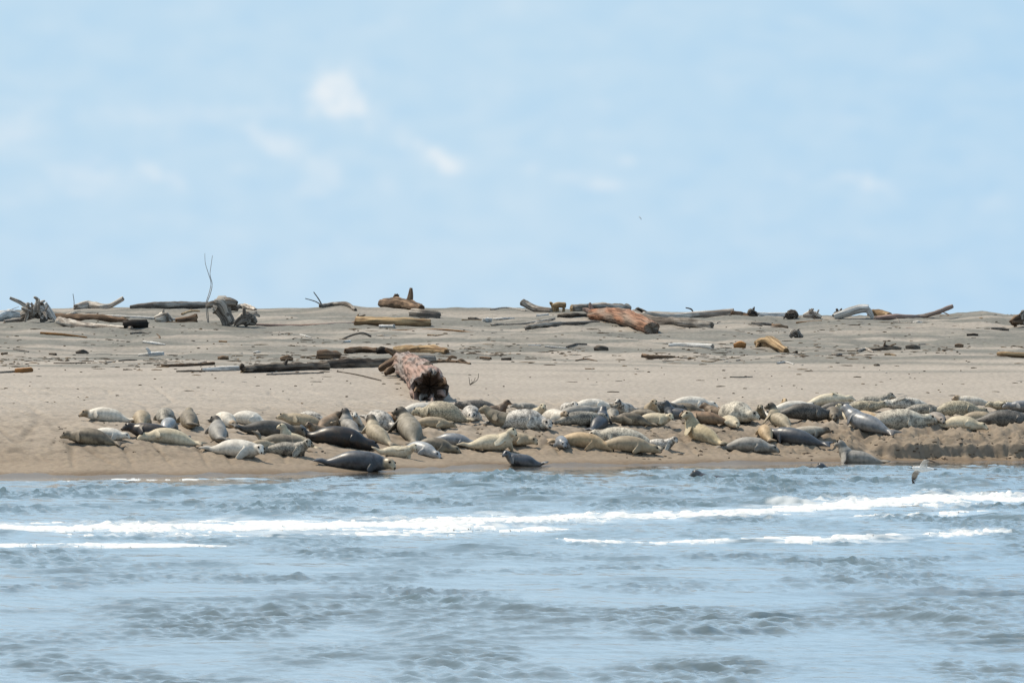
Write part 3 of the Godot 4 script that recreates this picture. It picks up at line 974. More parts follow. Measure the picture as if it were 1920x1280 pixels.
	drift("driftwood_branch", [[330, 697, 1.5], [356, 697, 2], [384, 697, 1.6]], "dark", "thin dark branch below the low brown branch")
	drift("driftwood_stick", [[632, 697, 1.3], [672, 704, 1.3], [714, 714, 1.2]], "dark", "thin straight dark stick on the sand left of the big trunk", {knobs = 0.05})
	build_big_trunk()
	build_strewn_sticks()
	drift("dead_twig", [[881, 722, 0.6], [880, 722, 0.5, 10], [879, 722, 0.4, 15]], "dark", "tuft of bare twigs stuck in the sand right of the big trunk", {level = true, category = "twig",
		limbs = [[0.0, [8, -8, 0, 0.5], [10, -14, 0, 0.4]], [0.0, [14, -10, 0.1, 0.6], [16, -22, 0.1, 0.4]], [0.05, [4, -4, 0, 0.4], [3, -9, 0, 0.3]]]})
	# --- left beach
	drift("driftwood_plank", [[75, 629, 2.0], [115, 629, 2.4], [162, 629, 1.6]], "orange", "thin orange board lying on the grey sand at left")
	drift("driftwood_chunk", [[143, 661, 4.5], [152, 661, 5.5], [164, 660, 3]], "dark", "small dark lump below the thin orange board", {knobs = 0.35})
	drift("driftwood_branch", [[260, 667, 2.5], [284, 668, 4.5], [304, 666, 4]], "white", "white curved piece with a dark tip on the left beach", {knobs = 0.2, limbs = [[0.45, [-4, -8, 0, 3], [-8, -12, 0, 2]]], end = "dark"})
	drift("driftwood_chunk", [[410, 673, 3], [418, 674, 4], [427, 674, 4]], "brown", "little brown chunk above the pale grey log", {knobs = 0.35, end = "dark"})
	drift("driftwood_log", [[28, 698, 4], [44, 698, 5.2], [58, 697, 4.5]], "orange", "stubby orange brown log at the left edge of the beach", {knobs = 0.2})
	drift("driftwood_branch", [[-10, 700, 1.8], [12, 699, 2.2], [30, 697, 2]], "grey", "grey stick left of the stubby orange log")
	drift("driftwood_stick", [[100, 681, 1.0], [130, 682, 1.2], [160, 681, 1.0]], "dark", "thin dark stick above the stubby orange log")
	drift("driftwood_stick", [[222, 677, 1.4], [240, 676, 1.6], [256, 675, 1.0]], "dark", "thin dark stick below the white curved piece")
	drift("driftwood_plank", [[410, 641, 1.6], [425, 641, 1.6]], "orange", "small orange chip on the grey sand below the tall stump")
	drift("driftwood_chunk", [[92, 665, 2], [104, 666, 2.6]], "dark", "tiny dark knot left of the thin stick", {knobs = 0.4})
	drift("driftwood_chunk", [[2, 667, 2], [12, 666, 2]], "brown", "tiny brown knot at the left edge", {knobs = 0.4})
	drift("driftwood_chunk", [[475, 660, 1.8], [483, 660, 2.6], [488, 660, 1.4]], "white", "tiny bone white chip behind the long dark log", {knobs = 0.3})
	drift("driftwood_chunk", [[645, 641, 2.4], [655, 640, 2.6]], "white", "small white chip under the arched grey branch", {knobs = 0.3})
	# --- right beach
	drift("driftwood_log", [[1410, 612, 3], [1430, 613, 4], [1446, 613, 3]], "grey", "left one of two short grey logs on the right dune front", {knobs = 0.25})
	drift("driftwood_log", [[1446, 612, 3.5], [1462, 612, 4], [1476, 612, 3]], "brown", "right one of two short logs on the right dune front", {knobs = 0.25})
	stump(1494, 636, 30, 20, "grey", "grey ball of roots alone on the right beach", 8, 31)
	drift("driftwood_chunk", [[1378, 652, 5], [1388, 652, 7], [1397, 652, 5]], "orange", "small red brown block of wood on the right beach", {knobs = 0.22})
	drift("driftwood_log", [[1420, 650, 7], [1445, 652, 11], [1474, 658, 6]], "tan", "chunky tan log wedge on the right beach", {knobs = 0.3, limbs = [[0.1, [-4, 4, -0.2, 4], [-7, 10, -0.3, 2.5]]]})
	drift("driftwood_plank", [[1494, 608, 1.6], [1540, 607, 2.0]], "orange", "thin orange lath below the pale root plate")
	drift("driftwood_chunk", [[1699, 615, 2.6], [1712, 615, 3.6], [1726, 616, 2.2]], "pink", "pale pinkish chip below the upturned pinkish log", {knobs = 0.2})
	drift("driftwood_chunk", [[1700, 652, 4], [1711, 652, 5.5], [1723, 651, 4]], "dark", "dark rounded lump on the right beach", {knobs = 0.2})
	drift("driftwood_stick", [[1724, 646, 1.4], [1740, 645, 1.8], [1776, 650, 1.2]], "grey", "thin grey branch right of the dark rounded lump")
	drift("driftwood_chunk", [[1792, 648, 3], [1800, 648, 4], [1806, 648, 3]], "brown", "small square brown chip on the right beach", {knobs = 0.25})
	drift("driftwood_chunk", [[1814, 632, 2.2], [1826, 632, 2.8], [1834, 632, 2]], "dark", "small flat dark chip above the square brown chip", {knobs = 0.3})
	drift("driftwood_log", [[1872, 670, 3.5], [1890, 671, 5.5], [1930, 671, 6]], "tan", "mossy tan log running out at the right edge of the beach", {knobs = 0.14})
	drift("driftwood_chunk", [[1562, 668, 2.4], [1570, 669, 3.2], [1578, 668, 2.4]], "grey", "small grey chip in front of the right wrack line", {knobs = 0.2})
	drift("driftwood_chunk", [[1640, 683, 1.6], [1646, 684, 2.4], [1650, 684, 1.4]], "dark", "tiny dark chip on the smooth right beach", {knobs = 0.3})
	drift("driftwood_branch", [[1630, 656, 2], [1655, 655, 3], [1660, 655, 5], [1690, 655, 2.4]], "dark", "dark twiggy wrack heap on the right beach", {knobs = 0.5, limbs = [[0.5, [2, -8, 0, 2], [3, -12, 0, 1]], [0.7, [12, -6, 0, 1.6], [18, -8, 0, 1]]], limb_tone = "brown"})
	drift("driftwood_stick", [[1369, 708, 1.2], [1390, 708, 1.4], [1411, 707, 1.1]], "grey", "thin grey stick alone on the smooth right beach", {knobs = 0.05})
	drift("driftwood_chunk", [[1488, 658, 2], [1494, 659, 3]], "dark", "tiny dark chip right of the chunky tan wedge", {knobs = 0.3})
	drift("driftwood_chunk", [[1860, 618, 2], [1880, 619, 3.5], [1892, 619, 2.5]], "grey", "grey knotted scrap below the dune at far right", {knobs = 0.45})


func build_strewn_sticks() -> void:
	var r := RandomNumberGenerator.new()
	r.seed = 58
	const TH := ["first", "second", "third", "fourth", "fifth", "sixth", "seventh", "eighth", "ninth", "tenth", "eleventh", "twelfth", "thirteenth", "fourteenth", "fifteenth", "sixteenth", "seventeenth", "eighteenth", "nineteenth", "twentieth"]
	var spots := []
	for k in 40:
		var u := r.randf_range(-5, 1915)
		if k < 9:
			u = r.randf_range(0, 330)
		spots.append(Vector2(u, r.randf_range(586, 612) if k % 2 == 0 else r.randf_range(610, 684)))
	spots.sort_custom(func(a, b): return a.x < b.x)
	for k in 40:
		var u: float = spots[k].x
		var v: float = spots[k].y
		var long := r.randf_range(12, 42)
		var thick := r.randf_range(0.9, 2.4)
		var tone: String = ["pale", "grey", "white", "brown", "pale", "tan"][k % 6]
		var o := {knobs = 0.3}
		if k % 3 == 0:
			o.limbs = [[r.randf_range(0.3, 0.7), [r.randf_range(-4, 4), -r.randf_range(2, 5), 0.1, thick * 0.7], [r.randf_range(-14, 14), -r.randf_range(3, 11), 0.3, thick * 0.35]]]
		o.group = "small weathered sticks strewn over the dune"
		var said := "%s %s stick lying loose on the dune, %s from the %s among the small sticks" % [tone, "forked" if k % 3 == 0 else "straight", TH[k if k < 20 else 39 - k], "left" if k < 20 else "right"]
		drift("driftwood_stick", [[u, v, thick], [u + long * 0.5, v + r.randf_range(-2.5, 1.5), thick * 1.1], [u + long, v + r.randf_range(-3, 2), thick * 0.6]], tone, said, o)


func build_big_trunk() -> void:
	var top := Node3D.new()
	top.name = numbered("driftwood_log")
	add_child(top)
	var far := ground(752, 700)
	var mid := ground(783, 722)
	var near := ground(806, 752)
	top.position = mid
	var path := PackedVector3Array()
	for k in [[far, 0.38], [far.lerp(mid, 0.5), 0.42], [mid, 0.42], [mid.lerp(near, 0.6), 0.44], [near, 0.42]]:
		path.append(k[0] + Vector3(0, k[1] * 0.86, 0) - mid)
	var bark := tube(path, PackedFloat32Array([0.30, 0.38, 0.42, 0.47, 0.50]), "pink", 5.3, 0.2, 26, 1.0, 0.5)
	put("trunk", bark, M.wood, top)
	var r := RandomNumberGenerator.new()
	r.seed = 5
	# torn roots round the hollow near end
	for k in 8:
		var a := -0.6 + k * 0.8 + r.randf_range(-0.35, 0.35)
		var s := near - mid + Vector3(cos(a) * 0.34, 0.40 + sin(a) * 0.34, -0.3)
		var e := near - mid + Vector3(cos(a) * r.randf_range(0.40, 0.52), maxf(0.0, 0.36 + sin(a) * r.randf_range(0.36, 0.5)), r.randf_range(0.15, 0.45))
		put("root", tube(PackedVector3Array([s, s.lerp(e, 0.5) + Vector3(0, 0.05, 0.05), e]), PackedFloat32Array([0.13, r.randf_range(0.05, 0.10), 0.02]), ["pink", "brown", "grey", "pink"][k % 4], 11.0 + k, 0.45, 9), M.wood, top)
	var f := far - mid
	for q in [[Vector3(-0.1, 0.35, 0.6), Vector3(-0.42, 0.22, 0.9), Vector3(-0.62, 0.12, 1.0), 0.14], [Vector3(0.0, 0.5, -0.3), Vector3(-0.3, 0.62, -0.3), Vector3(-0.46, 0.72, -0.2), 0.10], [Vector3(0.1, 0.3, 1.2), Vector3(-0.3, 0.1, 1.5), Vector3(-0.42, 0.0, 1.7), 0.11]]:
		put("root", tube(PackedVector3Array([f + q[0], f + q[1], f + q[2]]), PackedFloat32Array([q[3] * 1.4, q[3], q[3] * 0.5]), "brown", 40.0 + q[3] * 70.0, 0.3, 9), M.wood, top)
	# a burnt-out hole in the upper side
	var hole := mid.lerp(near, 0.62) - mid
	var rim := put("hollow", tube(PackedVector3Array([hole + Vector3(0.06, 0.80, 0.30), hole + Vector3(0.10, 0.62, 0.66), hole + Vector3(0.12, 0.42, 0.92)]), PackedFloat32Array([0.15, 0.22, 0.16]), "dark", 71.0, 0.35, 12), M.wood, top)
	rim.set_meta("label", "dark rotted hollow")
	tag(top, "big reddish grey stranded trunk with torn roots pointing at the seals", "driftwood")


func build_debris() -> void:
	# chips, shells, wrack and twigs too small and too many to count
	var r := RandomNumberGenerator.new()
	r.seed = 77
	var chip := tube(PackedVector3Array([Vector3(-0.5, 0, 0), Vector3(-0.1, 0.05, 0), Vector3(0.5, 0, 0)]), PackedFloat32Array([0.10, 0.2, 0.08]), "white", 3.0, 0.3, 5)
	var places := []
	var tones := []
	for k in 3200:
		var u := r.randf_range(-260, 2180)
		var v: float
		var pick := r.randf()
		if pick < 0.40:
			v = 664.0 + r.randfn(0.0, 7.0) + 16.0 * smoothstep(800.0, 300.0, u) + nd.get_noise_1d(u * 0.01) * 6.0
		elif pick < 0.72:
			v = r.randf_range(606, 662)
		elif pick < 0.86:
			v = r.randf_range(664, 760)
		else:
			v = r.randf_range(585, 625)
		var clump := nd.get_noise_2d(u * 0.006, v * 0.03)
		if clump < r.randf_range(-0.7, 0.35):
			continue
		var p := ground(u, v)
		var long := r.randf_range(0.04, 0.16) if r.randf() < 0.75 else r.randf_range(0.15, 0.5)
		if v > 690.0:
			long *= 0.75
		var thick := r.randf_range(0.03, 0.07)
		var b := Basis(Vector3.UP, r.randfn(0.0, 0.5)) * Basis.from_scale(Vector3(long, thick * 1.6, thick * 2.5))
		places.append(Transform3D(b, p + Vector3(0, thick * 0.15, 0)))
		var t := r.randf()
		var shade := r.randf_range(0.6, 1.1)
		tones.append((Color(0.17, 0.125, 0.09) if t < 0.55 else Color(0.36, 0.25, 0.15) if t < 0.75 else Color(0.24, 0.215, 0.19) if t < 0.9 else Color(0.75, 0.72, 0.68)) * shade)
	# droppings, footprints' clods and dark lumps on the trampled bank
	for k in 1500:
		var u := r.randf_range(100, 2050)
		var v := r.randf_range(772, 862) if u > 1150 else r.randf_range(770, 850)
		if u > 1400 and r.randf() < 0.3:
			v = r.randf_range(820, 862)
		if u > 1400 and r.randf() < 0.5:
			u = r.randf_range(1440, 2050)
		if nd.get_noise_2d(u * 0.008, v * 0.02) < r.randf_range(-0.5, 0.4) or (u < 1000 and r.randf() < 0.5):
			continue
		var p := ground(u, v)
		var s := r.randf_range(0.025, 0.07)
		places.append(Transform3D(Basis(Vector3.UP, r.randf() * TAU) * Basis.from_scale(Vector3(s * 2.2, s * 1.6, s * 2.2)), p))
		tones.append(Color(0.095, 0.073, 0.055) * r.randf_range(0.7, 1.5))
	var mm := MultiMesh.new()
	mm.transform_format = MultiMesh.TRANSFORM_3D
	mm.use_colors = true
	mm.mesh = chip
	mm.instance_count = places.size()
	for k in places.size():
		mm.set_instance_transform(k, places[k])
		mm.set_instance_color(k, tones[k])
	var o := MultiMeshInstance3D.new()
	o.name = "beach_litter"
	o.multimesh = mm
	o.material_override = M.bits
	add_child(o)
	o.set_meta("kind", "stuff")
	tag(o, "small wood chips, shells and dark clods scattered over the sand", "beach litter")


# ------------------------------------------------------------------ seals
# coats: back, belly, spots, strength of the spots, head, fur
const COATS := {
	white = [Vector3(0.624, 0.576, 0.504), Vector3(0.720, 0.660, 0.564), Vector3(0.25, 0.23, 0.21), 0.25, null, "fur"],
	whitetan = [Vector3(0.624, 0.564, 0.480), Vector3(0.720, 0.660, 0.564), Vector3(0.3, 0.26, 0.2), 0.3, Vector3(0.30, 0.22, 0.145), "fur"],
	whitespot = [Vector3(0.600, 0.552, 0.492), Vector3(0.672, 0.624, 0.540), Vector3(0.13, 0.12, 0.11), 0.75, null, "speck"],
	browntan = [Vector3(0.18, 0.145, 0.105), Vector3(0.34, 0.275, 0.19), Vector3(0.08, 0.065, 0.05), 0.55, null, "fur"],
	tan = [Vector3(0.372, 0.294, 0.198), Vector3(0.504, 0.414, 0.288), Vector3(0.17, 0.13, 0.09), 0.3, null, "fur"],
	orangetan = [Vector3(0.480, 0.342, 0.198), Vector3(0.540, 0.414, 0.270), Vector3(0.24, 0.16, 0.09), 0.3, null, "fur"],
	cream = [Vector3(0.540, 0.456, 0.318), Vector3(0.648, 0.570, 0.432), Vector3(0.30, 0.24, 0.16), 0.25, null, "fur"],
	gold = [Vector3(0.492, 0.390, 0.234), Vector3(0.624, 0.516, 0.348), Vector3(0.22, 0.17, 0.1), 0.4, Vector3(0.38, 0.32, 0.225), "fur"],
	grey = [1.4 * Vector3(0.21, 0.195, 0.175), Vector3(0.34, 0.31, 0.265), Vector3(0.10, 0.095, 0.085), 0.4, null, "fur"],
	greydark = [1.2 * Vector3(0.24, 0.225, 0.205), Vector3(0.36, 0.33, 0.28), Vector3(0.12, 0.11, 0.10), 0.3, Vector3(0.075, 0.066, 0.058), "fur"],
	greytan = [Vector3(0.20, 0.165, 0.12), Vector3(0.36, 0.295, 0.205), Vector3(0.09, 0.075, 0.06), 0.5, Vector3(0.24, 0.20, 0.14), "fur"],
	tandark = [1.2 * Vector3(0.32, 0.265, 0.185), Vector3(0.40, 0.335, 0.235), Vector3(0.15, 0.12, 0.09), 0.3, Vector3(0.095, 0.078, 0.06), "fur"],
	silver = [Vector3(0.34, 0.345, 0.35), Vector3(0.42, 0.42, 0.41), Vector3(0.19, 0.19, 0.19), 0.3, null, "wetfur"],
	speckgrey = [1.4 * Vector3(0.25, 0.225, 0.185), Vector3(0.43, 0.385, 0.31), Vector3(0.09, 0.08, 0.07), 0.55, null, "speck"],
	darkgrey = [1.4 * Vector3(0.085, 0.078, 0.07), Vector3(0.17, 0.15, 0.125), Vector3(0.04, 0.036, 0.032), 0.5, null, "speck"],
	darktan = [Vector3(0.095, 0.088, 0.08), Vector3(0.13, 0.115, 0.095), Vector3(0.04, 0.036, 0.032), 0.5, Vector3(0.15, 0.115, 0.08), "fur"],
	black = [Vector3(0.022, 0.018, 0.017), Vector3(0.030, 0.027, 0.027), Vector3(0.055, 0.036, 0.026), 0.7, null, "wetfur"],
	slate = [Vector3(0.075, 0.079, 0.090), Vector3(0.12, 0.12, 0.12), Vector3(0.04, 0.042, 0.05), 0.35, null, "wetfur"],
	slatespot = [Vector3(0.085, 0.092, 0.108), Vector3(0.16, 0.155, 0.15), Vector3(0.03, 0.03, 0.035), 0.6, null, "wetfur"],
	slatetan = [Vector3(0.075, 0.079, 0.090), Vector3(0.11, 0.11, 0.11), Vector3(0.03, 0.03, 0.035), 0.5, Vector3(0.36, 0.29, 0.195), "wetfur"],
	bluegrey = [1.4 * Vector3(0.15, 0.155, 0.165), Vector3(0.26, 0.25, 0.235), Vector3(0.075, 0.078, 0.085), 0.4, null, "wetfur"],
	twotone = [Vector3(0.24, 0.205, 0.155), Vector3(0.035, 0.032, 0.03), Vector3(0.4, 0.36, 0.3), 0.25, Vector3(0.075, 0.063, 0.05), "fur"],
	palebackdark = [1.2 * Vector3(0.34, 0.295, 0.235), Vector3(0.055, 0.048, 0.042), Vector3(0.2, 0.18, 0.15), 0.3, Vector3(0.15, 0.115, 0.085), "fur"],
	brown = [1.2 * Vector3(0.205, 0.14, 0.088), Vector3(0.28, 0.205, 0.135), Vector3(0.09, 0.065, 0.045), 0.4, Vector3(0.14, 0.098, 0.065), "fur"],
	redbrown = [1.2 * Vector3(0.225, 0.14, 0.082), Vector3(0.27, 0.18, 0.11), Vector3(0.11, 0.075, 0.05), 0.5, null, "fur"],
	darkbrown = [1.2 * Vector3(0.105, 0.070, 0.048), Vector3(0.2, 0.13, 0.09), Vector3(0.05, 0.035, 0.025), 0.5, null, "fur"],
	palespot = [Vector3(0.540, 0.480, 0.384), Vector3(0.624, 0.564, 0.456), Vector3(0.05, 0.046, 0.042), 0.45, null, "spots"],
	specktan = [Vector3(0.444, 0.378, 0.264), Vector3(0.552, 0.480, 0.348), Vector3(0.12, 0.10, 0.075), 0.4, null, "speck"],
	mauve = [Vector3(0.26, 0.225, 0.195), Vector3(0.42, 0.375, 0.29), Vector3(0.15, 0.12, 0.105), 0.3, null, "fur"],
}
const GIRTH := [[0.0, 0.016], [0.012, 0.030], [0.03, 0.041], [0.05, 0.050], [0.075, 0.063], [0.10, 0.068], [0.13, 0.068], [0.165, 0.071], [0.20, 0.082], [0.25, 0.099], [0.31, 0.111], [0.38, 0.118], [0.46, 0.120], [0.54, 0.117], [0.62, 0.108], [0.70, 0.091], [0.77, 0.069], [0.83, 0.048], [0.87, 0.036], [0.91, 0.030], [0.95, 0.026], [1.0, 0.014]]


func girth(s: float) -> float:
	for i in GIRTH.size() - 1:
		if s <= GIRTH[i + 1][0]:
			var t: float = (s - GIRTH[i][0]) / (GIRTH[i + 1][0] - GIRTH[i][0])
			return lerpf(GIRTH[i][1], GIRTH[i + 1][1], t)
	return 0.01


func seal_mesh(L: float, coat: Array, o: Dictionary, sd: float, face: Array) -> ArrayMesh:
	# one skin from nose to hind flippers, swept along a bent spine; the fore flippers are drawn out of it
	var lift := deg_to_rad(o.get("lift", 4.0))
	var hp := deg_to_rad(o.get("hp", 0.0))
	var turn := deg_to_rad(o.get("turn", 0.0))
	var tail := deg_to_rad(o.get("tail", 0.0))
	var bend := deg_to_rad(o.get("bend", 0.0))
	var roll := deg_to_rad(o.get("roll", 0.0))
	var flip: float = o.get("flip", 0.55)
	var fat: float = o.get("fat", 1.0)
	var ss := PackedFloat32Array()
	for k in 9:
		ss.append(0.012 * k)
	for k in range(1, 13):
		ss.append(0.096 + k * 0.0145)
	for k in range(1, 9):
		ss.append(0.27 + k * 0.0105)
	for k in range(1, 20):
		ss.append(0.354 + k * 0.0255)
	for k in range(1, 10):
		ss.append(0.8385 + k * 0.01794)
	var n := ss.size()
	var pitch := PackedFloat32Array()
	var yaw := PackedFloat32Array()
	for s in ss:
		var p := lift * smoothstep(0.47, 0.27, s)
		p = lerpf(p, hp, smoothstep(0.150, 0.070, s))
		p -= tail * smoothstep(0.66, 0.90, s)
		pitch.append(p)
		yaw.append(bend * (0.45 - s) * 2.0 + turn * smoothstep(0.25, 0.07, s))
	# walk from the middle to both ends
	var mid := 0
	while ss[mid] < 0.45:
		mid += 1
	var pos := PackedVector3Array()
	pos.resize(n)
	pos[mid] = Vector3.ZERO
	for i in range(mid - 1, -1, -1):
		var p := (pitch[i] + pitch[i + 1]) * 0.5
		var y := (yaw[i] + yaw[i + 1]) * 0.5
		pos[i] = pos[i + 1] + Vector3(cos(p) * cos(y), sin(p), -cos(p) * sin(y)) * (ss[i + 1] - ss[i]) * L
	for i in range(mid + 1, n):
		var p := (pitch[i] + pitch[i - 1]) * 0.5
		var y := (yaw[i] + yaw[i - 1]) * 0.5
		pos[i] = pos[i - 1] - Vector3(cos(p) * cos(y), sin(p), -cos(p) * sin(y)) * (ss[i] - ss[i - 1]) * L
	var segs := 26
	var v := PackedVector3Array()
	var c := PackedColorArray()
	v.resize(n * segs)
	c.resize(n * segs)
	var back: Vector3 = coat[0]
	var belly: Vector3 = coat[1]
	var spot: Vector3 = coat[2]
	var strong: float = coat[3]
	for i in n:
		var s := ss[i]
		var r := girth(s) * L * (1.0 + (fat - 1.0) * smoothstep(0.15, 0.35, s) * smoothstep(0.85, 0.65, s))
		var T := (pos[maxi(i - 1, 0)] - pos[mini(i + 1, n - 1)]).normalized()
		var R := Vector3(sin(yaw[i]), 0, cos(yaw[i]))
		var U := R.cross(T).normalized()
		var fan_ := smoothstep(0.87, 1.0, s)
		var rh := r * lerpf(1.06, 0.9, smoothstep(0.2, 0.08, s)) + fan_ * 0.085 * L
		var rv := r * lerpf(0.98, 0.94, smoothstep(0.2, 0.08, s))
		# the spine lies a belly's depth above the ground
		var centre := pos[i] + Vector3(0, r * 0.82 + 0.004, 0)
		for j in segs:
			var th := TAU * j / segs
			var ct := cos(th)
			var st := sin(th)
			var q := centre + U * ct * rv + R * st * rh
			# hind flippers part into two blades at the end
			if fan_ > 0.0:
				q += T * (-0.05 * L) * fan_ * (absf(st) - 0.55) + U * 0.02 * L * fan_ * (1.0 - absf(st))
			if s < 0.045:
				q += U * -0.006 * L * smoothstep(0.045, 0.0, s)
			var at := th - roll
			var cheek := cos(at)
			# fore flippers
			for side in [-1.0, 1.0]:
				var fa := wrapf(th - (side * deg_to_rad(112.0) + roll), -PI, PI)
				var ds := (s - 0.305) / 0.034
				var e := ds * ds + fa * fa / 0.16
				if e < 1.0:
					var pull := pow(1.0 - e, 0.75) * 0.17 * L * flip
					var out := (R * st + U * ct).normalized()
					var reach := out * 0.75 - T * 0.55 + Vector3(0, -0.25, 0)
					q += reach.normalized() * pull
			if q.y < 0.012 and s < 0.9:
				q.y = 0.012 + (q.y - 0.012) * 0.25
			v[i * segs + j] = q
			# coat
			var pale := smoothstep(0.15, -0.65, cheek + 0.25 * nb.get_noise_2d(s * L * 3.0 + sd, sin(at) * 1.2))
			var k := back.lerp(belly, pale)
			var nz := nc.get_noise_3d(s * L * 4.2 + sd * 3.1, cos(at) * r * 5.0, sin(at) * r * 5.0 + sd)
			k = k.lerp(spot, minf(0.9, strong * 1.4) * smoothstep(0.0, 0.34, nz))
			k = k * (1.0 + 0.22 * nb.get_noise_3d(s * L * 1.5 + sd, cos(at) * 0.6, sin(at) * 0.6))
			if coat[4] != null:
				k = k.lerp(coat[4], smoothstep(0.185, 0.12, s + 0.02 * nz))
			# paler muzzle and brows, dark round the eyes
			var muzzle := smoothstep(0.05, 0.028, s)
			k = k.lerp(k * 1.15 + Vector3(0.03, 0.024, 0.016), muzzle)
			var ew := wrapf(absf(wrapf(at, -PI, PI)) - 0.95, -PI, PI)
			var eye := exp(-(pow((s - 0.062) / 0.014, 2.0) + pow(ew / 0.34, 2.0)))
			k = k * (1.0 - 0.68 * eye)
			if fan_ > 0.0:
				k = k.lerp(Vector3(0.20, 0.155, 0.11) if back.x > 0.15 else back * 0.8, 0.55 * fan_)
			c[i * segs + j] = Color(k.x, k.y, k.z)
		if i == 5:
			for side in [-1.0, 1.0]:
				var ang: float = side * 0.95 + roll
				face.append(centre + (U * cos(ang) * rv + R * sin(ang) * rh) * 0.97)
		if i == 0:
			face.append(centre + T * 0.003 * L + U * 0.004 * L)
			face.append(T)
	var f := grid_faces(segs, n, true)
	# close both ends
	for end in [0, n - 1]:
		var tip := Vector3.ZERO
		for j in segs:
			tip += v[end * segs + j]
		var k := v.size()
		v.append(tip / segs)
		c.append(c[end * segs])
		for j in segs:
			var a: int = end * segs + j
			var b: int = end * segs + (j + 1) % segs
			if end == 0:
				f.append_array([k, a, b])
			else:
				f.append_array([k, b, a])
	return shape_of(v, c, f)


var seal_count := 0


func seal(u: float, v: float, L: float, heading: float, coat: String, label: String, o := {}) -> void:
	seal_count += 1
	L *= 1.19
	var p := ground(u, v)
	var c := cos(deg_to_rad(heading))
	if not o.has("roll"):
		o.roll = -c * rng.randf_range(4.0, 38.0)
	if not o.has("lift"):
		o.lift = rng.randf_range(2.0, 20.0)
	if not o.has("bend"):
		o.bend = rng.randf_range(-16.0, 16.0)
	if not o.has("tail"):
		o.tail = rng.randf_range(2.0, 16.0)
	var up := slope_at(p, 0.5)
	if o.has("water"):
		p = Vector3((u - 960.0) / F * o.water, o.get("depth", -0.3), -o.water)
		up = Vector3.UP
	var a := deg_to_rad(heading)
	var fwd := Vector3(cos(a), 0, -sin(a))
	fwd = (fwd - up * fwd.dot(up)).normalized()
	var right := fwd.cross(up).normalized()
	var face := []
	var look: Array = COATS[coat]
	var m := seal_mesh(L * o.get("size", 1.0), look, o, seal_count * 1.37, face)
	var body := put("seal", m, M[look[5]])
	body.transform = Transform3D(Basis(fwd, up, right), p - up * 0.015)
	tag(body, label, "seal", o.get("group", "seals hauled out on the sandbar"))
	# face: two eyes and the nose
	for k in 2:
		var e := put("eye", eye_mesh, M.eye, body)
		e.position = face[k + 2]
		var er := L * 0.0155
		e.scale = Vector3(er, er, er)
	var nose := put("nose", eye_mesh, M.eye, body)
	nose.position = face[0]
	nose.scale = Vector3(L * 0.012, L * 0.013, L * 0.017)


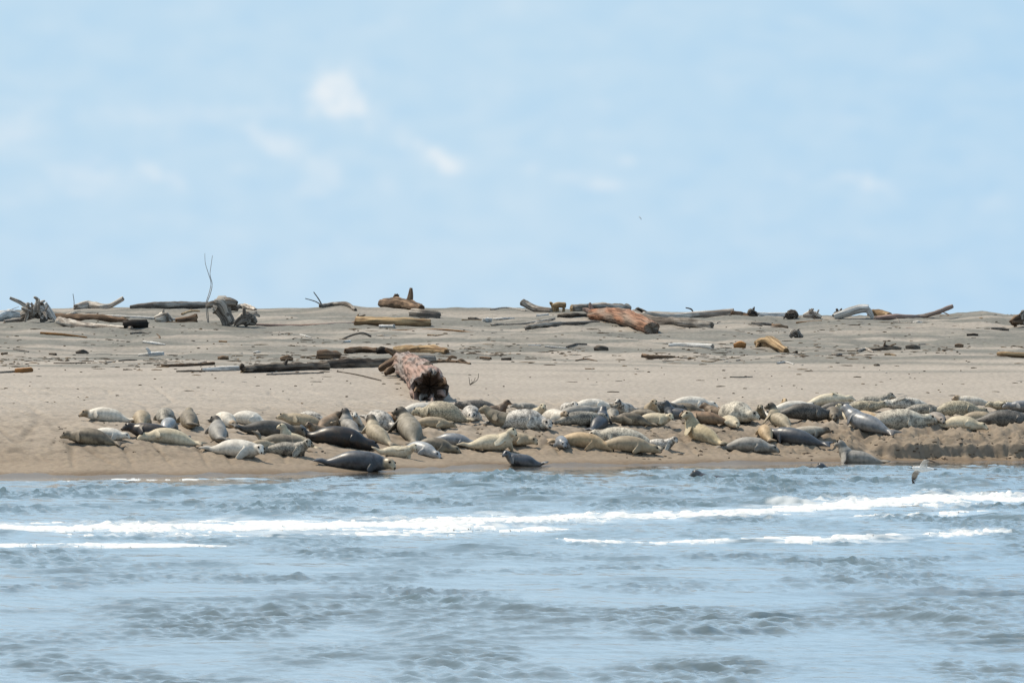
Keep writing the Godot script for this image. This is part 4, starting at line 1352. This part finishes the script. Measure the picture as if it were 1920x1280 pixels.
func build_seals() -> void:
	# --- left group
	seal(196, 789, 1.25, 174, "whitetan", "white seal with brown head, farthest left of the upper row", {lift = 14, turn = 30, hp = -4, fat = 1.1})
	seal(166, 829, 1.32, 166, "browntan", "mottled brown seal, leftmost of all, with its tail to the right", {fat = 1.12})
	seal(203, 823, 1.05, -16, "white", "white seal with grey face tucked behind the leftmost brown seal", {fat = 1.1})
	seal(264, 795, 1.25, 96, "tan", "plain tan seal seen from behind, left of two grey backs", {fat = 1.15})
	seal(308, 791, 1.4, 92, "speckgrey", "speckled grey brown seal lying behind a small silver seal", {lift = 22, hp = -10, fat = 1.1})
	seal(314, 806, 1.15, 84, "silver", "small wet silver blue seal back between dark and speckled seals", {})
	seal(352, 801, 1.5, 97, "greytan", "grey and tan seal seen from behind with small dark head raised", {lift = 32, hp = 5})
	seal(284, 822, 1.45, 172, "black", "black seal with raised head, behind a cream seal at left", {lift = 22, turn = 25, fat = 1.05})
	seal(314, 829, 1.4, 172, "cream", "cream seal with thin tail pointing right, in front of a black seal", {tail = 12, lift = 0, roll = 40})
	seal(406, 823, 1.5, 98, "greydark", "grey seal seen from behind, dark head turned left", {lift = 46, turn = 55, hp = 4})
	seal(421, 798, 1.25, -62, "whitetan", "white seal with tan head low, right behind the grey dark-headed seal", {fat = 1.1})
	seal(465, 796, 1.2, -24, "white", "plump white seal with tan face, alone at the top of the left group", {turn = -45, fat = 1.18})
	seal(447, 856, 1.5, -22, "white", "big silvery white seal with spread flippers facing the camera at lower left", {lift = 24, turn = -50, flip = 1.1, tail = 8, fat = 1.08})
	seal(486, 846, 1.05, 52, "tan", "tan seal with raised hind flippers beside the big silvery seal", {tail = 52})
	seal(532, 838, 1.35, -6, "greytan", "brownish seal bent like a banana with its tail up", {tail = 46, lift = 20})
	seal(543, 854, 1.3, -6, "speckgrey", "grey speckled seal with raised tan face, lowest of the left middle group", {lift = 48, turn = -55, tail = 16, flip = 1.0})
	seal(508, 819, 1.6, 10, "darktan", "dark grey seal stretched towards the right with a tan cheek", {lift = 22, hp = -6, fat = 1.0})
	seal(547, 832, 1.15, 172, "cream", "pale cream seal with its neck upright, looking left", {lift = 64, hp = 2})
	seal(567, 800, 1.3, 177, "tan", "sandy seal facing left with its brown tail lifted", {lift = 18, hp = 4, tail = 36})
	seal(581, 786, 0.95, 150, "whitespot", "spotted seal mostly hidden behind the sandy seal", {})
	seal(614, 804, 1.3, 72, "brown", "tan brown seal with dark head turned right, behind the black seal", {lift = 42, turn = -50})
	seal(597, 812, 0.95, 215, "brown", "small brown seal peering over the tail of the black seal", {lift = 42, turn = 20})
	seal(652, 807, 1.3, 112, "greydark", "pale seal with upright dark neck, just above the black seal", {lift = 70, turn = 30, hp = 6})
	seal(637, 836, 1.85, -4, "black", "large black seal lying on its side, tail up at left", {tail = 40, lift = 0, fat = 1.06, flip = 0.4})
	seal(664, 796, 1.1, -88, "white", "white seal facing the camera between two upright heads", {lift = 52, hp = 18})
	seal(703, 827, 1.5, 116, "tandark", "tan seal with upright dark head, right of the black seal", {lift = 54, turn = 20, hp = 2})
	seal(711, 799, 1.4, -54, "whitespot", "round white seal with spotted grey face in the upper middle row", {turn = -12, fat = 1.22})
	seal(731, 789, 0.95, -76, "redbrown", "small reddish brown seal wedged behind the round white seal", {})
	seal(747, 785, 0.95, -104, "cream", "small cream seal behind the big two-tone seal's shoulder", {})
	seal(766, 816, 1.8, 106, "twotone", "large two-tone seal, tan back and black flank, head dark, seen from behind", {lift = 46, turn = 40, flip = 1.2, fat = 1.1})
	seal(790, 778, 1.25, 4, "white", "smooth white seal lying at the foot of the stranded trunk", {fat = 1.1})
	seal(826, 790, 1.6, 153, "specktan", "huge speckled tan seal with a sunlit white patch, below the trunk", {fat = 1.28})
	seal(813, 801, 1.1, -12, "tan", "slim tan seal facing right in front of the huge speckled one", {lift = 10, flip = 0.8})
	# --- lower middle
	seal(676, 880, 1.72, -4, "slatetan", "dark slate seal with tan face lying at the water's edge", {turn = -50, lift = 14, flip = 0.8, fat = 1.05})
	seal(747, 857, 1.08, -9, "cream", "small cream white seal lying on its side looking up, near the waterline", {lift = 46, turn = -35, tail = 26, roll = -70, flip = 1.0})
	seal(790, 849, 1.3, -46, "silver", "wet silver blue seal with dark head pointing down the slope", {lift = 0})
	seal(817, 844, 1.2, -12, "greytan", "plain grey tan seal facing right, beside the wet silver seal", {lift = 6, fat = 1.1, flip = 0.9})
	seal(852, 834, 1.15, -12, "bluegrey", "blue grey seal with tan face lying above the plain grey tan one", {lift = 6, fat = 1.05})
	seal(929, 846, 1.45, -6, "cream", "cream white seal lying on its side with raised golden face", {lift = 58, turn = -55, tail = 12, roll = -45, flip = 1.0, fat = 1.08})
	seal(962, 834, 1.3, -14, "tan", "brown beige seal with pale face behind the raised golden face", {turn = -35})
	seal(975, 873, 1.08, 176, "slatespot", "small blue grey spotted seal looking back from the water's edge", {lift = 46, turn = 50, tail = 22, fat = 1.12})
	seal(1052, 839, 1.15, -84, "bluegrey", "small grey blue seal lying head-on, alone on the lower slope", {fat = 0.95})
	seal(1096, 837, 1.45, -14, "orangetan", "orange tan seal with dark tail stretched out on the lower slope", {flip = 0.9})
	seal(1167, 830, 1.75, 168, "palespot", "long cream seal with dark spots, tail thin to the right", {lift = 8})
	seal(1180, 848, 1.5, -14, "tan", "smooth brown tan seal, lowest of three lying together", {lift = 2, flip = 0.8})
	# --- upper middle
	seal(895, 771, 1.25, 178, "darkgrey", "dark spotted seal lying flat at the back, right of the trunk", {})
	seal(883, 788, 1.3, -86, "whitespot", "grey white spotted seal head-on with pinkish muzzle", {fat = 1.2})
	seal(930, 777, 1.0, 4, "darkbrown", "dark brown seal with raised head looking right at the back", {lift = 56})
	seal(945, 799, 1.5, 168, "greytan", "grey brown seal with raised head turned away left", {lift = 40, hp = 4, turn = -12})
	seal(985, 802, 1.7, -21, "whitespot", "very big white and grey spotted seal with cream face at right end", {turn = -45, fat = 1.25, lift = 10})
	seal(988, 767, 0.85, 178, "grey", "small grey lump of a seal behind the very big spotted seal", {})
	seal(1011, 784, 1.1, -74, "cream", "cream seal whose face peeks over the very big spotted seal", {lift = 46, hp = 2})
	seal(1041, 793, 1.25, -56, "whitetan", "white seal with tan head tilted up to the right", {lift = 34, hp = 22, fat = 1.15})
	seal(1066, 776, 1.35, -76, "whitespot", "white seal with dark-ringed face at the back row", {lift = 30, hp = 4})
	seal(1109, 771, 1.3, 5, "white", "long white seal lying flat in the back row", {fat = 1.05})
	seal(1148, 787, 1.2, -92, "speckgrey", "silver speckled seal with its hind flippers raised straight up", {tail = 78})
	seal(1169, 777, 1.2, -118, "whitespot", "white spotted seal with its nose up, right of the raised flippers", {lift = 48, hp = 22})
	seal(1090, 798, 1.4, 18, "speckgrey", "mottled grey seal pointing uphill right, tail towards the water", {})
	seal(1085, 785, 1.2, 14, "grey", "grey seal hidden behind the mottled uphill seal", {})
	seal(1125, 799, 1.4, 76, "slate", "dark slate blue seal seen from behind, neck stretched up", {lift = 52, hp = 10})
	seal(1181, 799, 1.1, 190, "browntan", "mottled tan seal facing left with a white flipper hanging down", {flip = 1.3, lift = 8, fat = 1.1})
	seal(1229, 798, 1.15, -16, "cream", "creamy white seal facing the camera, right of the mottled tan one", {lift = 34, turn = -58, fat = 1.1})
	seal(1208, 785, 1.0, -28, "greytan", "grey tan seal back behind the creamy white one", {})
	seal(1220, 776, 1.15, -82, "tan", "tan seal with brown face raised in the back row", {lift = 50, hp = 4})
	seal(1241, 775, 1.3, 2, "darkgrey", "dark grey seal lying behind the slate upright seal", {})
	seal(1268, 787, 1.15, 160, "slate", "slate grey seal sitting up with its head high, looking left", {lift = 70, hp = 14, fat = 1.05})
	seal(1284, 773, 1.1, 170, "browntan", "brown spotted seal behind the slate upright seal's back", {})
	seal(1297, 768, 1.35, 0, "white", "bright white seal lying flat at the back like a log", {})
	seal(1320, 796, 1.3, 163, "redbrown", "reddish brown seal with dark collar, head to the left", {lift = 26, turn = 20})
	seal(1348, 785, 1.2, 158, "brown", "brown seal with grey head raised, behind the reddish one", {lift = 42, hp = 5})
	seal(1298, 798, 1.0, -80, "grey", "small round grey seal above the big cream sitting seal", {lift = 18})
	seal(1310, 827, 1.6, 140, "gold", "big golden cream seal propped up, looking back at the camera", {lift = 64, turn = 62, hp = 2, flip = 1.0})
	seal(1240, 841, 1.02, -12, "whitespot", "small white pup with grey back, tail curled up, facing the camera", {lift = 50, turn = -58, tail = 46, flip = 1.2})
	# --- right
	seal(1381, 791, 1.75, -58, "palespot", "huge pale seal with dark spots and a dark-ringed face", {fat = 1.25})
	seal(1370, 799, 1.1, -66, "cream", "smooth cream seal with its face low, before the huge spotted one", {roll = -30})
	seal(1424, 789, 1.1, -96, "greytan", "grey tan seal with its head thrown up, right of the huge spotted one", {lift = 54, hp = 18})
	seal(1437, 784, 1.0, -68, "white", "small white seal squeezed beside a tan upright seal", {})
	seal(1460, 799, 1.35, 118, "tandark", "tan seal sitting up with grey brown head turned left", {lift = 66, turn = 45, flip = 1.1})
	seal(1471, 771, 1.05, -88, "orangetan", "seal with round tan face watching from the back row at right", {lift = 48, hp = 4})
	seal(1488, 773, 1.2, 5, "white", "slender white seal lying behind the long dark spotted seal", {})
	seal(1512, 793, 1.6, 6, "darkgrey", "long dark spotted seal with raised dark head, facing right", {lift = 16, fat = 1.1})
	seal(1487, 829, 1.6, 150, "slate", "long glossy dark blue seal sloping down to the right", {lift = 6, fat = 0.95})
	seal(1513, 821, 1.25, 6, "palebackdark", "seal with pale back, dark belly and brown head facing right", {lift = 18, tail = 26})
	seal(1435, 823, 1.15, 96, "orangetan", "round orange tan seal seen from behind on the right slope", {fat = 1.05})
	seal(1408, 846, 1.4, -14, "grey", "grey brown seal with pale muzzle, lowest of the right slope", {lift = 4, fat = 1.04})
	seal(1562, 791, 1.3, -86, "browntan", "round brownish seal lying head-on beside the upright pale neck", {fat = 1.15})
	seal(1583, 786, 1.05, 116, "cream", "pale seal with upright neck, face turned left", {lift = 72, turn = 50})
	seal(1620, 809, 1.75, 131, "bluegrey", "sleek slate blue seal lying diagonally, tail down to the right", {lift = 38, hp = 6, fat = 0.95})
	seal(1629, 797, 1.4, 128, "orangetan", "orange tan seal half hidden behind the sleek slate blue one", {})
	seal(1685, 799, 1.95, -6, "palespot", "enormous pale seal with black spots stretched along the right bank", {fat = 1.1, flip = 0.4})
	seal(1556, 762, 1.35, 2, "cream", "cream white seal on its side with flipper on top, in the back row", {roll = -95, flip = 0.8})
	seal(1571, 771, 1.2, 0, "darkgrey", "dark speckled seal below the cream white one on its side", {})
	seal(1638, 765, 1.3, 4, "speckgrey", "grey speckled seal with blunt head raised, looking right at the back", {lift = 46, hp = 8})
	seal(1619, 773, 1.3, 0, "specktan", "cream speckled seal lying flat below the blunt raised head", {})
	seal(1702, 769, 1.4, 178, "whitespot", "pale speckled seal on its side with one flipper up, right back row", {roll = 85, flip = 0.9})
	seal(1730, 780, 1.3, 4, "speckgrey", "pale grey speckled seal behind the enormous spotted one", {})
	seal(1799, 780, 1.55, 0, "specktan", "large tan speckled seal lying flat in the right back row", {fat = 1.12})
	seal(1822, 760, 1.05, 177, "whitetan", "seal with white neck and tan face above the large tan speckled one", {lift = 26, hp = 4})
	seal(1755, 796, 1.3, -72, "mauve", "round mauve grey seal head-on at the right bank", {fat = 1.05})
	seal(1806, 802, 1.3, -26, "cream", "cream tan seal with its nose pointing down the bank", {fat = 1.1})
	seal(1838, 794, 1.2, -15, "tan", "tan seal facing right beside the cream tan one", {fat = 1.05})
	seal(1890, 796, 1.75, -6, "darkgrey", "big dark speckled seal running out at the right edge", {fat = 1.1})
	seal(1888, 771, 1.1, 180, "specktan", "tan speckled seal in the back row near the right edge", {roll = 60})
	seal(1924, 773, 1.2, 175, "bluegrey", "blue grey seal cut off by the right edge of the picture", {})
	seal(1602, 869, 1.4, 163, "grey", "grey seal sitting up at the waterline, looking left", {lift = 66, hp = 6, flip = 1.1})
	seal(1338, 896, 1.2, 185, "slate", "dark seal head swimming alone in the water", {water = 123.5, depth = -0.24, lift = 46, group = "seals in the water"})
	seal(1568, 876, 1.2, 178, "slate", "dark seal head surfacing at the feet of the sitting grey seal", {water = 131.5, depth = -0.33, lift = 54, group = "seals in the water"})


# ------------------------------------------------------------------ birds
func capsule(p: Vector3, a: Vector3, b: Vector3, ra: float, rb: float) -> float:
	var ab := b - a
	var t := clampf((p - a).dot(ab) / maxf(ab.length_squared(), 1e-9), 0.0, 1.0)
	return p.distance_to(a + ab * t) - lerpf(ra, rb, t)


func build_gull() -> void:
	# heading along +X, left wing towards +Z... one skin round body and wings, meshed as surface nets
	var bones := [
		[Vector3(0.20, 0.012, 0), Vector3(0.14, 0.005, 0), 0.032, 0.038], [Vector3(0.14, 0.005, 0), Vector3(0.04, -0.005, 0), 0.040, 0.058],
		[Vector3(0.04, -0.005, 0), Vector3(-0.09, 0.0, 0), 0.058, 0.036], [Vector3(-0.09, 0.0, 0), Vector3(-0.15, 0.0, 0), 0.034, 0.018],
		[Vector3(-0.12, 0.0, 0), Vector3(-0.23, 0.0, -0.045), 0.016, 0.011], [Vector3(-0.12, 0.0, 0), Vector3(-0.24, 0.0, 0), 0.016, 0.011], [Vector3(-0.12, 0.0, 0), Vector3(-0.23, 0.0, 0.045), 0.016, 0.011]]
	for side in [1.0, -1.0]:
		# wing: [front, back] edge stations from shoulder to tip; the one near the camera beats down, the far one up
		var st := []
		if side > 0.0:
			st = [[Vector3(0.09, 0.015, 0.03), Vector3(-0.05, 0.015, 0.03)], [Vector3(0.14, -0.03, 0.09), Vector3(0.02, -0.03, 0.09)], [Vector3(0.175, -0.08, 0.15), Vector3(0.06, -0.09, 0.15)], [Vector3(0.19, -0.13, 0.20), Vector3(0.085, -0.14, 0.20)], [Vector3(0.185, -0.19, 0.25), Vector3(0.095, -0.19, 0.25)], [Vector3(0.17, -0.25, 0.29), Vector3(0.10, -0.245, 0.29)], [Vector3(0.15, -0.31, 0.33), Vector3(0.12, -0.31, 0.33)]]
		else:
			st = [[Vector3(0.09, 0.02, -0.03), Vector3(-0.05, 0.02, -0.03)], [Vector3(0.08, 0.075, -0.08), Vector3(-0.04, 0.07, -0.08)], [Vector3(0.065, 0.125, -0.13), Vector3(-0.04, 0.115, -0.13)], [Vector3(0.045, 0.165, -0.18), Vector3(-0.05, 0.15, -0.18)], [Vector3(-0.01, 0.175, -0.24), Vector3(-0.085, 0.155, -0.24)], [Vector3(-0.07, 0.165, -0.30), Vector3(-0.125, 0.145, -0.30)], [Vector3(-0.135, 0.14, -0.36), Vector3(-0.165, 0.125, -0.36)]]
		for k in st.size() - 1:
			for h in 2:
				var t := h * 0.5
				var a: Vector3 = (st[k][0] as Vector3).lerp(st[k + 1][0], t)
				var b: Vector3 = (st[k][1] as Vector3).lerp(st[k + 1][1], t)
				bones.append([a, b, lerpf(0.019, 0.012, k / 6.0), 0.010])
	var cell := 0.0125
	var lo := Vector3(-0.29, -0.37, -0.42)
	var nx := 46
	var ny := 48
	var nz := 66
	var field := PackedFloat32Array()
	field.resize(nx * ny * nz)
	field.fill(1.0)
	for bone in bones:
		var a: Vector3 = bone[0]
		var b: Vector3 = bone[1]
		var big := maxf(bone[2], bone[3]) + 0.045
		var mn := ((a.min(b) - Vector3.ONE * big - lo) / cell).floor()
		var mx := ((a.max(b) + Vector3.ONE * big - lo) / cell).ceil()
		for z in range(maxi(0, int(mn.z)), mini(nz, int(mx.z))):
			for y in range(maxi(0, int(mn.y)), mini(ny, int(mx.y))):
				for x in range(maxi(0, int(mn.x)), mini(nx, int(mx.x))):
					var i := (z * ny + y) * nx + x
					var e := capsule(lo + Vector3(x, y, z) * cell, a, b, bone[2], bone[3])
					var w := clampf(0.5 + 0.5 * (field[i] - e) / 0.014, 0.0, 1.0)
					field[i] = lerpf(field[i], e, w) - 0.014 * w * (1.0 - w)
	var at := {}
	var v := PackedVector3Array()
	var c := PackedColorArray()
	var corner := [0, 1, nx, nx + 1, nx * ny, nx * ny + 1, nx * ny + nx, nx * ny + nx + 1]
	var edges := [[0, 1], [2, 3], [4, 5], [6, 7], [0, 2], [1, 3], [4, 6], [5, 7], [0, 4], [1, 5], [2, 6], [3, 7]]
	for z in nz - 1:
		for y in ny - 1:
			for x in nx - 1:
				var i := (z * ny + y) * nx + x
				if field[i] > 0.03:
					continue
				var inside := 0
				for k in corner:
					inside += 1 if field[i + k] < 0.0 else 0
				if inside == 0 or inside == 8:
					continue
				var sum := Vector3.ZERO
				var hits := 0
				for e in edges:
					var fa := field[i + corner[e[0]]]
					var fb := field[i + corner[e[1]]]
					if (fa < 0.0) != (fb < 0.0):
						var t := fa / (fa - fb)
						var pa := Vector3(e[0] & 1, (e[0] >> 1) & 1, e[0] >> 2)
						var pb := Vector3(e[1] & 1, (e[1] >> 1) & 1, e[1] >> 2)
						sum += pa.lerp(pb, t)
						hits += 1
				at[i] = v.size()
				var p := lo + (Vector3(x, y, z) + sum / hits) * cell
				v.append(p)
				var k := Vector3(0.84, 0.83, 0.81)
				if p.x < -0.17 and absf(p.z) < 0.08:
					k = k.lerp(Vector3(0.06, 0.05, 0.045), smoothstep(-0.165, -0.185, p.x))
				var out := absf(p.z)
				if out > 0.07:
					k = k.lerp(Vector3(0.24, 0.205, 0.17), smoothstep(0.07, 0.12, out) * (0.85 if p.z > 0.0 else 0.5))
					k = k.lerp(Vector3(0.055, 0.047, 0.042), smoothstep(0.19, 0.28, out))
				c.append(Color(k.x, k.y, k.z))
	var f := PackedInt32Array()
	var steps := [1, nx, nx * ny]
	for i in at:
		for ax in 3:
			var j: int = i + steps[ax]
			if (field[i] < 0.0) == (field[j] < 0.0):
				continue
			var s1: int = steps[(ax + 1) % 3]
			var s2: int = steps[(ax + 2) % 3]
			if not (at.has(i - s1) and at.has(i - s2) and at.has(i - s1 - s2)):
				continue
			var q := [at[i], at[i - s1], at[i - s1 - s2], at[i - s2]]
			if field[i] < 0.0:
				f.append_array([q[0], q[2], q[1], q[0], q[3], q[2]])
			else:
				f.append_array([q[0], q[1], q[2], q[0], q[2], q[3]])
	var bird := put("gull", shape_of(v, c, f), M.feather)
	var d := 112.0
	bird.position = Vector3((1734.0 - 960.0) / F * d, EYE_H + (600.0 - 879.0) / F * d, -d)
	bird.rotation.y = PI + 0.1
	bird.rotation.z = 0.04
	bird.scale = Vector3.ONE * 1.12
	tag(bird, "gull with dark wing tips and tail band flying low over the water", "gull")
	var beak := put("beak", eye_mesh, M.eye, bird)
	beak.position = Vector3(0.24, 0.004, 0)
	beak.scale = Vector3(0.024, 0.008, 0.008)
	for s in [-1.0, 1.0]:
		var e := put("eye", eye_mesh, M.eye, bird)
		e.position = Vector3(0.208, 0.022, s * 0.026)
		e.scale = Vector3(0.006, 0.006, 0.006)
	var other: MeshInstance3D = bird.duplicate()
	other.name = numbered("gull")
	add_child(other)
	other.position = Vector3((1200.0 - 960.0) / F * 1000.0, EYE_H + (600.0 - 408.0) / F * 1000.0, -1000.0)
	other.rotation = Vector3(0.2, 0.4, -0.1)
	tag(other, "tiny far-off bird high in the empty blue sky", "gull")
